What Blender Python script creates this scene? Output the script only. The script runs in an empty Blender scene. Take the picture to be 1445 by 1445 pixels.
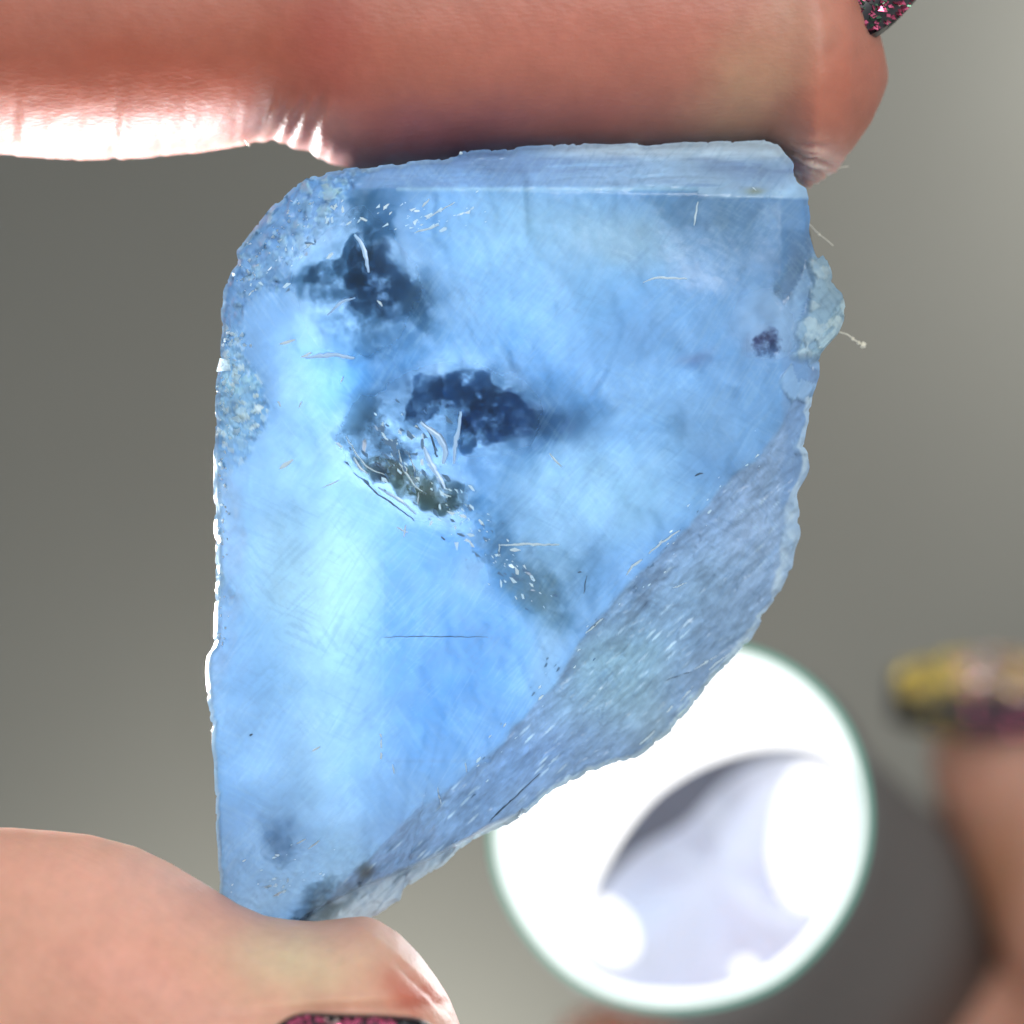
import bpy, math, random
import numpy as np
from mathutils import Vector, Matrix

random.seed(7)
rng = np.random.RandomState(11)
SC = bpy.context.scene
COL = SC.collection
SC.unit_settings.scale_length = 0.01            # one unit is one centimetre

# ------------------------------------------------------------------ camera, light, exposure
K = 5.0 / 1445.0        # centimetres per photograph pixel in the plane of the crystal
CD = 12.0               # camera distance from that plane

cam = bpy.data.cameras.new('camera'); camo = bpy.data.objects.new('camera', cam); COL.objects.link(camo)
camo.location = (0, -CD, 0); camo.rotation_euler = (math.pi / 2, 0, 0)
cam.sensor_width = 36; cam.lens = 36 * CD / 5.0
cam.clip_start = 0.1; cam.clip_end = 200
cam.dof.use_dof = True; cam.dof.focus_distance = CD - 0.42; cam.dof.aperture_fstop = 0.20
SC.camera = camo

w = bpy.data.worlds.new('World'); SC.world = w; w.use_nodes = True
w.node_tree.nodes['Background'].inputs[0].default_value = (0.93, 0.97, 1.0, 1)
w.node_tree.nodes['Background'].inputs[1].default_value = 0.50

def P(px, py, y=0.0):
    s = K * (CD + y) / CD
    return ((px - 722.5) * s, y, (722.5 - py) * s)
def area(name, loc, target, size, power, color=(1, 1, 1), spread=math.pi):
    l = bpy.data.lights.new(name, 'AREA'); l.shape = 'DISK'; l.size = size; l.energy = power; l.color = color
    l.spread = spread
    o = bpy.data.objects.new(name, l); COL.objects.link(o); o.location = loc
    o.rotation_euler = (Vector(target) - Vector(loc)).to_track_quat('-Z', 'Y').to_euler()
    return o
area('back_light', (-3.2, 6.0, -8.8), (-1.2, 0, 1.5), 4.0, 440, (0.97, 0.97, 1.0), 1.0)
area('torch_light', P(1090, 1110, 3.7), (0.2, 0, 0.2), 1.3, 76, (1, 1, 1), 2.6)
area('left_light', (-6.2, 7.2, -0.3), (-1.0, 0, 0.2), 2.4, 345, (0.97, 0.985, 1.0), 0.6)
area('front_light', (3.5, -12, 6.5), (0, 0, -0.3), 7, 1150, (1, 0.99, 0.985))  # unseen soft lamp added in front to give the skin form
area('wall_fill_low', (-2.5, 14, -13), (-2.5, 20, -9), 4, 900, (1, 0.99, 0.93), 1.9)  # unseen lamp, added to brighten the wall low on the left
area('wall_fill_high', (13, 14, 9), (10, 20, 5), 5, 1050, (1, 0.99, 0.96), 2.2)  # second unseen lamp, added for the brighter upper right of the wall

SC.view_settings.view_transform = 'Standard'; SC.view_settings.look = 'None'
SC.view_settings.exposure = 0; SC.view_settings.gamma = 1
cy = SC.cycles
cy.use_denoising = True
cy.max_bounces = 14; cy.transparent_max_bounces = 24; cy.diffuse_bounces = 5; cy.glossy_bounces = 4
cy.transmission_bounces = 8; cy.volume_bounces = 1; cy.sample_clamp_indirect = 8
cy.caustics_reflective = False; cy.caustics_refractive = False

# ------------------------------------------------------------------ helpers
def toX(px, y): return (px - 722.5) * K * (CD + y) / CD
def toZ(py, y): return (722.5 - py) * K * (CD + y) / CD

def lin(c):
    c = np.asarray(c, float) / 255.0
    return np.where(c <= 0.04045, c / 12.92, ((c + 0.055) / 1.055) ** 2.4)

def tag(o, label=None, cat=None, group=None, kind=None):
    if label: o['label'] = label
    if cat: o['category'] = cat
    if group: o['group'] = group
    if kind: o['kind'] = kind
    return o
def empty(name, loc):
    o = bpy.data.objects.new(name, None); COL.objects.link(o); o.location = loc; o.empty_display_size = 0.3
    return o
def mesh_obj(name, V, F, mat, parent=None, smooth=True):
    me = bpy.data.meshes.new(name); me.from_pydata([tuple(v) for v in V], [], [tuple(int(i) for i in f) for f in F])
    me.update()
    if smooth: me.polygons.foreach_set('use_smooth', [True] * len(me.polygons))
    if mat: me.materials.append(mat)
    o = bpy.data.objects.new(name, me); COL.objects.link(o)
    if parent is not None:
        o.parent = parent
        o.matrix_parent_inverse = Matrix.Translation(parent.location).inverted()
    return o
def quad_mesh(name, V, Q, mat, parent=None):
    """fast path for big all-quad meshes, V (n,3), Q (m,4)"""
    me = bpy.data.meshes.new(name)
    me.vertices.add(len(V)); me.vertices.foreach_set('co', np.asarray(V, np.float32).ravel())
    me.loops.add(Q.size); me.loops.foreach_set('vertex_index', Q.astype(np.int32).ravel())
    me.polygons.add(len(Q)); me.polygons.foreach_set('loop_start', np.arange(0, Q.size, 4, dtype=np.int32))
    me.update(calc_edges=True); me.validate()
    me.polygons.foreach_set('use_smooth', np.ones(len(me.polygons), bool))
    if mat: me.materials.append(mat)
    o = bpy.data.objects.new(name, me); COL.objects.link(o)
    if parent is not None:
        o.parent = parent; o.matrix_parent_inverse = Matrix.Translation(parent.location).inverted()
    return o
def set_color(me, name, rgb):
    a = me.color_attributes.new(name, 'FLOAT_COLOR', 'POINT')
    c = np.ones((len(rgb), 4), np.float32); c[:, :3] = rgb
    a.data.foreach_set('color', c.ravel())
def set_float(me, name, v):
    a = me.attributes.new(name, 'FLOAT', 'POINT'); a.data.foreach_set('value', np.asarray(v, np.float32))

# numpy noise
_T = rng.rand(8, 256, 256)
def vnoise(x, y, k=0):
    x = np.asarray(x, float); y = np.asarray(y, float)
    xi = np.floor(x).astype(int); yi = np.floor(y).astype(int)
    fx = x - xi; fy = y - yi
    fx = fx * fx * fx * (fx * (fx * 6 - 15) + 10); fy = fy * fy * fy * (fy * (fy * 6 - 15) + 10)
    T = _T[k % 8]; a = T[xi & 255, yi & 255]; b = T[(xi + 1) & 255, yi & 255]
    c = T[xi & 255, (yi + 1) & 255]; d = T[(xi + 1) & 255, (yi + 1) & 255]
    return (a * (1 - fx) + b * fx) * (1 - fy) + (c * (1 - fx) + d * fx) * fy
def fbm(x, y, scale, octs=4, k=0, gain=0.55):
    s = 0; a = 1; t = 0; f = 1.0 / scale
    for i in range(octs):
        s = s + a * (vnoise(x * f + 17.3 * i, y * f + 9.1 * i, k + i) * 2 - 1); t += a; a *= gain; f *= 2.03
    return s / t
def worley(x, y, scale, k=0):
    """returns f1, f2, random value of the nearest cell, offset to it"""
    gx = np.asarray(x, float) / scale; gy = np.asarray(y, float) / scale
    xi = np.floor(gx).astype(int); yi = np.floor(gy).astype(int)
    f1 = np.full(gx.shape, 9.0); f2 = f1.copy(); rv = np.zeros(gx.shape); ox = rv.copy(); oy = rv.copy()
    for dx in (-1, 0, 1):
        for dy in (-1, 0, 1):
            cx = xi + dx; cy_ = yi + dy
            jx = cx + _T[k % 8][cx & 255, cy_ & 255]; jy = cy_ + _T[(k + 1) % 8][cx & 255, cy_ & 255]
            d = np.hypot(gx - jx, gy - jy); m = d < f1
            f2 = np.where(m, f1, np.minimum(f2, d))
            rv = np.where(m, _T[(k + 2) % 8][cx & 255, cy_ & 255], rv)
            ox = np.where(m, gx - jx, ox); oy = np.where(m, gy - jy, oy); f1 = np.where(m, d, f1)
    return f1, f2, rv, ox, oy
def sstep(a, b, x):
    t = np.clip((x - a) / (b - a), 0, 1); return t * t * (3 - 2 * t)
def blob(u, v, cx, cy_, rx, ry, rot=0.0, p=1.0):
    c, s = math.cos(math.radians(rot)), math.sin(math.radians(rot))
    du, dv = u - cx, v - cy_
    a = (du * c + dv * s) / rx; b = (-du * s + dv * c) / ry
    return np.exp(-((a * a + b * b) ** p) * 1.1)
def mixc(c, m, col, s=1.0):
    m = np.clip(m * s, 0, 1)[:, None]; return c * (1 - m) + np.asarray(col, float)[None, :] * m
def poly_dist(u, v, pts):
    """signed distance to an open polyline; positive on its left side walking along (image coords, y down)"""
    best = np.full(u.shape, 1e9); sg = np.ones(u.shape)
    for (x0, y0), (x1, y1) in zip(pts[:-1], pts[1:]):
        dx, dy = x1 - x0, y1 - y0; L = dx * dx + dy * dy
        t = np.clip(((u - x0) * dx + (v - y0) * dy) / L, 0, 1)
        d = np.hypot(u - x0 - t * dx, v - y0 - t * dy); m = d < best
        best = np.where(m, d, best); cr = dx * (v - y0) - dy * (u - x0); sg = np.where(m, np.sign(cr), sg)
    return best * sg

# materials
def new_mat(name):
    m = bpy.data.materials.new(name); m.use_nodes = True; nt = m.node_tree
    for n in list(nt.nodes): nt.nodes.remove(n)
    return m, nt, nt.nodes.new('ShaderNodeOutputMaterial')
def N(nt, t, **kw):
    n = nt.nodes.new(t)
    for k_, v_ in kw.items():
        if hasattr(n, k_): setattr(n, k_, v_)
        else: n.inputs[k_.replace('_', ' ')].default_value = v_
    return n
def principled(name, color, rough=0.5, metal=0.0, noise=0.0, nscale=20.0, bump=0.0, bscale=60.0, **ins):
    m, nt, out = new_mat(name)
    b = N(nt, 'ShaderNodeBsdfPrincipled'); nt.links.new(b.outputs[0], out.inputs[0])
    b.inputs['Roughness'].default_value = rough; b.inputs['Metallic'].default_value = metal
    tc = N(nt, 'ShaderNodeTexCoord')
    nz = N(nt, 'ShaderNodeTexNoise'); nz.inputs['Scale'].default_value = nscale; nz.inputs['Detail'].default_value = 4
    nt.links.new(tc.outputs['Object'], nz.inputs['Vector'])
    mx = N(nt, 'ShaderNodeMix', data_type='RGBA', blend_type='MIX')
    c = np.array(color[:3]); mx.inputs[6].default_value = (*np.clip(c * (1 - noise), 0, 1), 1); mx.inputs[7].default_value = (*np.clip(c * (1 + noise), 0, 1), 1)
    nt.links.new(nz.outputs[0], mx.inputs[0]); nt.links.new(mx.outputs[2], b.inputs['Base Color'])
    if bump:
        n2 = N(nt, 'ShaderNodeTexNoise'); n2.inputs['Scale'].default_value = bscale; n2.inputs['Detail'].default_value = 5
        nt.links.new(tc.outputs['Object'], n2.inputs['Vector'])
        bp = N(nt, 'ShaderNodeBump'); bp.inputs['Strength'].default_value = bump; bp.inputs['Distance'].default_value = 0.02
        nt.links.new(n2.outputs[0], bp.inputs['Height']); nt.links.new(bp.outputs[0], b.inputs['Normal'])
    for k_, v_ in ins.items(): b.inputs[k_.replace('_', ' ')].default_value = v_
    return m

# ------------------------------------------------------------------ the setting: a grey wall far behind
wall_mat = principled('wall_paint', (0.18, 0.178, 0.155), 0.85, noise=0.06, nscale=0.35, bump=0.15, bscale=3.0)
YW = 20.0
nx, nz = 40, 40
V = [(-30 + 60 * i / nx, YW + 0.05 * math.sin(i * 1.3) * math.cos(j * 0.9), -30 + 60 * j / nz) for j in range(nz + 1) for i in range(nx + 1)]
F = [(j * (nx + 1) + i, j * (nx + 1) + i + 1, (j + 1) * (nx + 1) + i + 1, (j + 1) * (nx + 1) + i) for j in range(nz) for i in range(nx)]
wallo = mesh_obj('wall', V, F, wall_mat); tag(wallo, 'plain warm grey wall far out of focus behind the hands', kind='structure')

# ------------------------------------------------------------------ the crystal
OUT = [(430,1322),(370,1325),(312,1292),(308,1240),(306,1180),(303,1110),(299,1040),(294,990),(290,945),(292,925),(301,910),(304,860),(305,800),
(303,740),(302,690),(303,620),(302,580),(306,540),(313,480),(312,440),(316,410),(326,385),(336,372),(331,352),(345,340),(362,318),(385,290),
(410,268),(432,252),(455,246),(490,236),(540,233),(600,226),(647,221),(649,212),(700,211),(760,206),(800,202),(900,203),(1000,200),(1085,198),
(1100,207),(1120,228),(1122,256),(1139,264),(1143,300),(1141,330),(1148,350),(1154,366),(1163,358),(1174,384),(1174,400),(1187,413),(1193,432),(1191,452),
(1184,470),(1170,485),(1155,503),(1156,530),(1150,548),(1146,562),(1139,600),(1134,630),(1141,640),(1142,665),(1132,681),(1123,698),(1129,722),
(1128,755),(1118,800),(1100,838),(1083,858),(1072,884),(1058,903),(1045,915),(1020,945),(1000,965),(975,1000),(950,1030),(922,1052),(900,1070),
(860,1080),(820,1095),(780,1115),(740,1150),(705,1170),(680,1178),(655,1195),(625,1222),(585,1245),(568,1254),(565,1272),(540,1285),(515,1303),
(490,1316),(460,1325)]
CX, CY = 690.0, 735.0
def outline_dense(M):
    p = np.array(OUT + OUT[:1], float); d = np.hypot(*np.diff(p, axis=0).T); s = np.r_[0, np.cumsum(d)]
    t = np.linspace(0, s[-1], M, endpoint=False)
    x = np.interp(t, s, p[:, 0]); y = np.interp(t, s, p[:, 1])
    # rounds the traced corners slightly, then chips the edge
    for _ in range(2):
        x = (np.roll(x, 1) + 2 * x + np.roll(x, -1)) / 4; y = (np.roll(y, 1) + 2 * y + np.roll(y, -1)) / 4
    n = fbm(t, t * 0, 26, 4, 2) * 2.6 - 2.2 * (worley(t, t * 0 + 3, 18, 1)[0] > 0.62)
    r = np.hypot(x - CX, y - CY); x = x + (x - CX) / r * n; y = y + (y - CY) / r * n
    return x, y
_ox, _oy = outline_dense(900); _th = np.arctan2(_oy - CY, _ox - CX); _or = np.argsort(_th); _rr = np.hypot(_ox - CX, _oy - CY)
def edge_dist(u, v):
    t = np.arctan2(v - CY, u - CX); return np.interp(t, _th[_or], _rr[_or], period=2 * math.pi) - np.hypot(u - CX, v - CY)
RIDGE = [(1140, 520), (1105, 592), (1060, 645), (1000, 706), (930, 778), (872, 838), (822, 905), (772, 975), (705, 1050), (640, 1108), (560, 1170), (505, 1225), (440, 1300), (400, 1345)]
TIP = [(385, 1335), (418, 1304), (460, 1276), (505, 1252), (570, 1228), (650, 1188), (720, 1150)]
def smin(a, b, k):
    h = np.clip(0.5 + 0.5 * (b - a) / k, 0, 1); return b * (1 - h) + a * h - k * h * (1 - h)
def ridge_dist(u, v): return poly_dist(u + 9 * fbm(u, v, 60, 3, 5), v + 9 * fbm(u, v, 60, 3, 6), RIDGE)
_sg = 1.0 if ridge_dist(np.array([1000.]), np.array([900.]))[0] > 0 else -1.0
_st = 1.0 if poly_dist(np.array([560.]), np.array([1290.]), TIP)[0] > 0 else -1.0
def masks(u, v):
    d = {}
    d['rd'] = _sg * ridge_dist(u, v)
    d['frac'] = sstep(-3, 5, d['rd'])
    d['tip'] = sstep(-3, 4, _st * poly_dist(u + 5 * fbm(u, v, 30, 3, 1), v, TIP)) * (u < 735)
    cr = (u - 318) * 0.72 + (v - 515) * 0.69
    cr = ((560 - u) * (515 - 245) + (v - 245) * (318 - 560)) / math.hypot(270, 242)   # >0 outside the bevelled corner
    cr = cr * -1
    d['cornerd'] = ((u - 555) * 270 + (v - 245) * 242) / math.hypot(270, 242)
    d['corner'] = sstep(8, -8, d['cornerd'] + 20 + 14 * fbm(u, v, 40, 3, 3))
    d['top'] = sstep(3, -3, v - 266 - 3 * fbm(u, v, 50, 3, 2) - (u > 985) * 14)
    lx = 352 + 26 * fbm(v, u * 0, 60, 3, 2) + 16 * blob(u, v, 330, 560, 500, 60) - 34 * sstep(640, 720, v) * (v < 2000) 
    d['left'] = sstep(6, -6, u - lx) * sstep(430, 470, v) * sstep(960, 800, v + 60 * fbm(u, v, 24, 3, 1)) * (.35 + .65 * np.maximum(blob(u, v, 325, 560, 200, 90, 0, 2), sstep(-.1, .3, fbm(u, v, 36, 3, 6))))
    d['right'] = sstep(-5, 5, u - (1108 + 20 * fbm(v, u * 0, 90, 3, 4))) * sstep(300, 360, v) * sstep(860, 760, v)
    d['flap'] = sstep(-6, 6, u - (1146 + 10 * fbm(u, v, 30, 3, 4) - 26 * sstep(420, 470, v))) * sstep(345, 372, v) * sstep(515, 495, v)
    return d
def front_h(u, v, m):
    H = 150 + (u - 700) * 0.02 + 2.0 * fbm(u, v, 160, 3, 0)
    H = H - 95 * sstep(1080, 1330, v)
    H = smin(H, 84 + (v - 205) * 1.10, 7)
    H = smin(H, 150 - (m['rd'] + 4) * 0.62, 5)
    H = smin(H, 152 + (m['cornerd'] + 8) * 0.55, 14)
    H = smin(H, 150 - (348 - 30 * sstep(880, 990, v) + 16 * fbm(u, v, 60, 3, 5) - u) * (1.2 - .85 * blob(u, v, 320, 560, 90, 110, 0, 2)), 12)
    H = smin(H, 150 - (u - 1118) * .9, 10)
    H = H * (1 - m['tip']) + m['tip'] * (44 + 3 * fbm(u, v, 40, 3, 1) + .12 * (u - 560))
    H = H + m['flap'] * 20
    # relief
    H = H + 0.35 * fbm(u, v, 22, 4, 1)
    w1 = worley(u + 5 * fbm(u, v, 20, 2, 1), v, 15, 0); w2 = worley(u, v, 7.5, 3)
    r2_ = np.mod(w1[2] * 7.31, 1) - .5; chip = (w1[2] - 0.5) * 5 + w1[3] * (w1[2] - 0.5) * 34 + w1[4] * r2_ * 34
    r3_ = np.mod(w2[2] * 9.17, 1) - .5; chip2 = (w2[2] - 0.5) * 2.5 + w2[3] * 13 * (w2[2] - 0.5) + w2[4] * 13 * r3_
    H = H + m['corner'] * (chip * 0.75 + chip2 * 0.7) + m['left'] * (chip * 0.5 + chip2 * 0.6)
    a = u * 0.72 - v * 0.69; b = u * 0.69 + v * 0.72          # along / across the striations
    st = fbm(a, b * 5.0, 60, 5, 2, 0.65); ws = worley(a * 0.30 + 5 * fbm(u, v, 40, 3, 2), b, 11, 4)
    ws2 = worley(a * 0.4, b, 5.5, 2)
    H = H + m['frac'] * (st * 5.0 + (ws[2] - 0.5) * 4.0 + (ws2[2] - 0.5) * 2.0)
    hz = fbm(u, v * 9.0, 130, 4, 3, 0.65)
    H = H + m['top'] * (hz * 3.2 + 2.0 * (fbm(u, v * 6, 90, 2, 5) > 0.18))
    wr = worley(u, v * 0.6, 26, 5)
    H = H + m['right'] * ((wr[2] - 0.5) * 7) + m['flap'] * ((w1[2] - 0.5) * 8 + 4 * fbm(u, v, 18, 3, 3))
    low = sstep(1150, 1260, v) * (1 - m['frac'])
    H = H + low * (chip2 * 0.5 + 1.5 * fbm(u, v, 14, 3, 4))
    # big shallow conchoidal hollows in the flat face
    H = H - 5 * blob(u, v, 590, 640, 90, 45, 35, 1.5) - 4 * blob(u, v, 480, 480, 80, 70, 0, 2) - 3 * blob(u, v, 1000, 340, 60, 60, 0, 2)
    return np.maximum(H, 14)

BLUE = np.array([96, 152, 222.])
def paint(u0, v0, m):
    n1 = fbm(u0, v0, 90, 3, 0, .4); n2 = fbm(u0, v0, 90, 3, 4, .4); n3 = fbm(u0, v0, 30, 4, 6)
    u = u0 + 34 * n1; v = v0 + 34 * n2
    c = np.tile(BLUE, (len(u), 1))
    B = lambda cx, cy_, rx, ry, rot=0, p=1.0: blob(u, v, cx, cy_, rx, ry, rot, p)
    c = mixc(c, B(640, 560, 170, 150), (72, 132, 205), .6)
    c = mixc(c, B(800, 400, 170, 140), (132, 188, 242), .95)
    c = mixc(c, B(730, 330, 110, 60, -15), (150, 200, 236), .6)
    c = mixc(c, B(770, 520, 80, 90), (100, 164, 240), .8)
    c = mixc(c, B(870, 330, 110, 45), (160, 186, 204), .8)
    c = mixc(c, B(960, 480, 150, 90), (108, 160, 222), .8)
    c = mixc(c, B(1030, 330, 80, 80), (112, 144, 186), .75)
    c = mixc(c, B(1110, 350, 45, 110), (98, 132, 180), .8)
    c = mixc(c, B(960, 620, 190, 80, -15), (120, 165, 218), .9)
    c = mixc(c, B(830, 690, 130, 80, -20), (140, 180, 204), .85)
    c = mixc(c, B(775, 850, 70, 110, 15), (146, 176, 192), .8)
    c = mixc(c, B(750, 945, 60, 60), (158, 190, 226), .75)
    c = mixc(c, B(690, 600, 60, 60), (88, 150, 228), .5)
    # milky cloud, its backlit glow painted in, left of the phantom edge at 540
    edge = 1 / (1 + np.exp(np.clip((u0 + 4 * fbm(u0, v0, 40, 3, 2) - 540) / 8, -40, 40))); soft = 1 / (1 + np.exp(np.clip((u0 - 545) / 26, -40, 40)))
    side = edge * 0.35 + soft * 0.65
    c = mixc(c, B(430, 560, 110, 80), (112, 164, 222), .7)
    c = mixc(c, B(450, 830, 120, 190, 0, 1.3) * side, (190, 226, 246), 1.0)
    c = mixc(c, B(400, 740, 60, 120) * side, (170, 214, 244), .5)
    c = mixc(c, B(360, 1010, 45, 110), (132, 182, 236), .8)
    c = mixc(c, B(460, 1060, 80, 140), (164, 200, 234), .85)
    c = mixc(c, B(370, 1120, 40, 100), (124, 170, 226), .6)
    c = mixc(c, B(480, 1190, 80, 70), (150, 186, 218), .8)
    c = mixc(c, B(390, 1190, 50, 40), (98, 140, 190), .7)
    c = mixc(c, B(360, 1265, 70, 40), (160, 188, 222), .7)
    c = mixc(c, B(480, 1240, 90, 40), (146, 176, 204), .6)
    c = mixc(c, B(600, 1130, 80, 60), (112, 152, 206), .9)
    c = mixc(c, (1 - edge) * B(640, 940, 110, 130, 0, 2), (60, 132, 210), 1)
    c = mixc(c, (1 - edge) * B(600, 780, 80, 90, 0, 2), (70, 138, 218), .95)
    c = mixc(c, B(655, 800, 26, 44, -20, 2), (120, 158, 186), .7)
    # dark zones under the surface
    dk = np.clip(B(500, 400, 75, 95, -15, 1.6) + B(575, 425, 60, 34, 20, 1.5) + B(520, 290, 30, 34) + B(460, 400, 50, 30, -40), 0, 1)
    c = mixc(c, dk, (58, 100, 142), .80)
    c = mixc(c, B(650, 565, 95, 50, 10, 2) + B(750, 590, 85, 40, 10, 2), (48, 92, 148), .85)
    c = mixc(c, B(520, 610, 55, 60, 20, 1.6), (90, 126, 160), .8)
    c = mixc(c, B(590, 680, 60, 26, 38, 1.6), (70, 94, 104), .75)
    c = mixc(c, B(680, 770, 50, 50, 40, 1.6) * sstep(0.0, .3, n3 + .2), (82, 118, 160), .7)
    c = mixc(c, B(740, 820, 40, 60, 40, 1.6) * sstep(-.1, .3, n3), (104, 134, 160), .6)
    c = mixc(c, B(1080, 480, 16, 24, 30, 1.6), (74, 66, 108), .8)
    c = mixc(c, B(985, 510, 26, 10, -30), (100, 118, 170), .6)
    c = mixc(c, B(1115, 400, 22, 60, 12, 2), (104, 124, 148), .8)
    # fracture face
    f = m['frac']; a = u0 * 0.72 - v0 * 0.69; b = u0 * 0.69 + v0 * 0.72
    fc = np.tile(np.array([136, 160, 202.]), (len(u), 1))
    fc = mixc(fc, B(1060, 760, 80, 140, 15), (170, 188, 226), .9)
    fc = mixc(fc, B(880, 950, 80, 90, 40), (140, 168, 184), .85)
    fc = mixc(fc, B(980, 850, 70, 80, 40), (136, 160, 190), .7)
    fc = mixc(fc, B(740, 1090, 110, 40, -40), (110, 138, 188), .8)
    fc = mixc(fc, B(920, 1020, 40, 40), (156, 176, 196), .6)
    fc = mixc(fc, B(600, 1180, 100, 50, -35), (132, 160, 204), .8)
    stv = fbm(a, b * 5.0, 60, 5, 2, 0.65)
    gl_ = worley(a * 0.16, b, 5, 1); fc = mixc(fc, sstep(.80, .95, gl_[2]) * sstep(.45, .2, gl_[0]) * sstep(.1, .5, fbm(u0, v0, 50, 3, 1) + .25), (206, 224, 246), .75)  # glints painted as pale flecks along the striations
    fc = fc * (1 + 0.16 * stv + 0.12 * fbm(a, b * 2.5, 14, 3, 5))[:, None]
    c = c * (1 - f[:, None]) + fc * f[:, None]
    yl = blob(u0, v0, 560, 1243, 110, 9, -22) * 0.5 * f
    c = mixc(c, yl, (176, 186, 170))
    c = mixc(c, np.exp(-np.abs(m['rd'] - 6) / 7) * sstep(-.2, .5, fbm(u0, v0, 45, 3, 3)) * (u0 > 640), (92, 108, 140), .55)
    # top band, bevelled corner, left and right strips, pale tip
    tb = np.tile(np.array([122, 162, 222.]), (len(u), 1)); tb = mixc(tb, sstep(650, 1000, u0), (176, 204, 240), .9)
    tb = mixc(tb, sstep(0.12, .35, fbm(u0, v0 * 9, 120, 3, 3)), (110, 136, 190), .5)
    tb = mixc(tb, B(1060, 245, 60, 18), (122, 146, 190), .8)
    c = c * (1 - m['top'][:, None]) + tb * m['top'][:, None]
    c = mixc(c, np.exp(-((v0 - 267) / 3.0) ** 2) * (u0 > 560) * (u0 < 985), (176, 214, 244), .7)  # highlight on the facet edge painted as a pale line
    w1 = worley(u0 + 5 * fbm(u0, v0, 20, 2, 1), v0, 15, 0); w2 = worley(u0, v0, 7.5, 3)
    cc = np.tile(np.array([108, 160, 226.]), (len(u), 1)); cc = mixc(cc, sstep(.55, .95, w1[2]), (176, 218, 248), .9); cc = mixc(cc, sstep(.75, .95, w2[2]), (190, 226, 250), .7)  # sparkle painted onto single facets of the corner
    cc = mixc(cc, sstep(.3, .05, w2[2]), (90, 130, 190), .5)
    cm = m['corner'] * (0.55 + .45 * sstep(-.3, .3, n3)); c = c * (1 - cm[:, None]) + cc * cm[:, None]
    lc = np.tile(np.array([116, 176, 240.]), (len(u), 1)); lc = mixc(lc, sstep(.35, .8, w2[2]), (176, 218, 250), .9); lc = mixc(lc, sstep(.80, .9, w2[2]), (250, 254, 255), .95); lc = mixc(lc, sstep(.25, .05, w2[2]) * (v0 < 650), (110, 150, 190), .7)  # sparkles of the left strip painted as white cells
    lm = m['left'] * .92; c = c * (1 - lm[:, None]) + lc * lm[:, None]
    c = mixc(c, blob(u0, v0, 334, 570, 30, 62, 0, 3), (196, 230, 252), .35)  # pale patch painted for the glare at the left edge
    c = mixc(c, m['right'], (120, 150, 200), .6)
    c = mixc(c, m['right'] * sstep(.6, .8, worley(u0, v0 * .6, 26, 5)[2]), (160, 190, 230), .6)
    c = mixc(c, m['flap'], (180, 206, 224), .85)
    c = mixc(c, m['flap'] * sstep(.5, .8, w1[2]), (220, 234, 242), .8)
    c = mixc(c, m['tip'], (226, 234, 250), .97)
    c = mixc(c, blob(u0, v0, 462, 1280, 52, 20, -40, 1.5) * sstep(-.4, .3, n3), (96, 104, 108), .85)
    c = mixc(c, blob(u0, v0, 514, 1228, 12, 12, 0, 1.5), (98, 106, 110), .8)
    c = mixc(c, blob(u0, v0, 1065, 270, 14, 5), (140, 140, 110), .8)
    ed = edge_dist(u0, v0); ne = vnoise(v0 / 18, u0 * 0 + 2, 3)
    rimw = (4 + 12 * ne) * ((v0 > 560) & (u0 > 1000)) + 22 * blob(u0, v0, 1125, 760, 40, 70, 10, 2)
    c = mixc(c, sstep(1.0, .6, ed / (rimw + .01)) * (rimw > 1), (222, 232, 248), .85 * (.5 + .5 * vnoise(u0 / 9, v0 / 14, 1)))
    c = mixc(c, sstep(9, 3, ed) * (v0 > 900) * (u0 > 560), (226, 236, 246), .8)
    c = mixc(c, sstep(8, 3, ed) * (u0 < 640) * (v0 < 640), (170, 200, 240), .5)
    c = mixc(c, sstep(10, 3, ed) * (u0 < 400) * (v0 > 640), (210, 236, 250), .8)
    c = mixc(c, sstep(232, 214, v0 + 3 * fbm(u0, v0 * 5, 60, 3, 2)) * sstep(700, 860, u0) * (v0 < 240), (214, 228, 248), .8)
    c = mixc(c, np.exp(-((v0 - 1074) / 2.2) ** 2) * (u0 > 545) * (u0 < 692), (84, 128, 186), .6)
    c = mixc(c, np.exp(-((u0 - 540) / 1.6) ** 2) * (v0 > 720) * (v0 < 1072) * (1 - f), (186, 222, 246), .12)
    # fine milky scratches, cross-hatched
    for k_, (ca, sa, lo) in enumerate(((.72, -.69, .60), (.5, -.86, .62), (.9, .43, .66), (.6, .8, .68))):
        aa = u0 * ca + v0 * sa; bb = -u0 * sa + v0 * ca
        s = vnoise(aa / 46, bb / 2.6, k_) * (0.4 + 0.9 * vnoise(u0 / 60, v0 / 60, k_ + 2))
        c = mixc(c, sstep(lo, lo + .3, s) * (1 - f * .6), (200, 226, 246), .12)
        s = vnoise(aa / 40 + 9, bb / 3.2 + 50, k_ + 3) * (0.4 + 0.9 * vnoise(u0 / 60 + 20, v0 / 60, k_ + 5))
        c = mixc(c, sstep(lo + .02, lo + .3, s), (76, 112, 160), .12)
    c = c * (1 + 0.10 * fbm(u0, v0, 110, 5, 7, .6) + 0.06 * n3 + 0.035 * fbm(u0, v0, 6, 2, 3))[:, None]
    c = c * .92 + np.array([150, 184, 206.])[None] * .08; c[:, 1] *= 1.035
    return np.clip(c, 12, 255)
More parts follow.
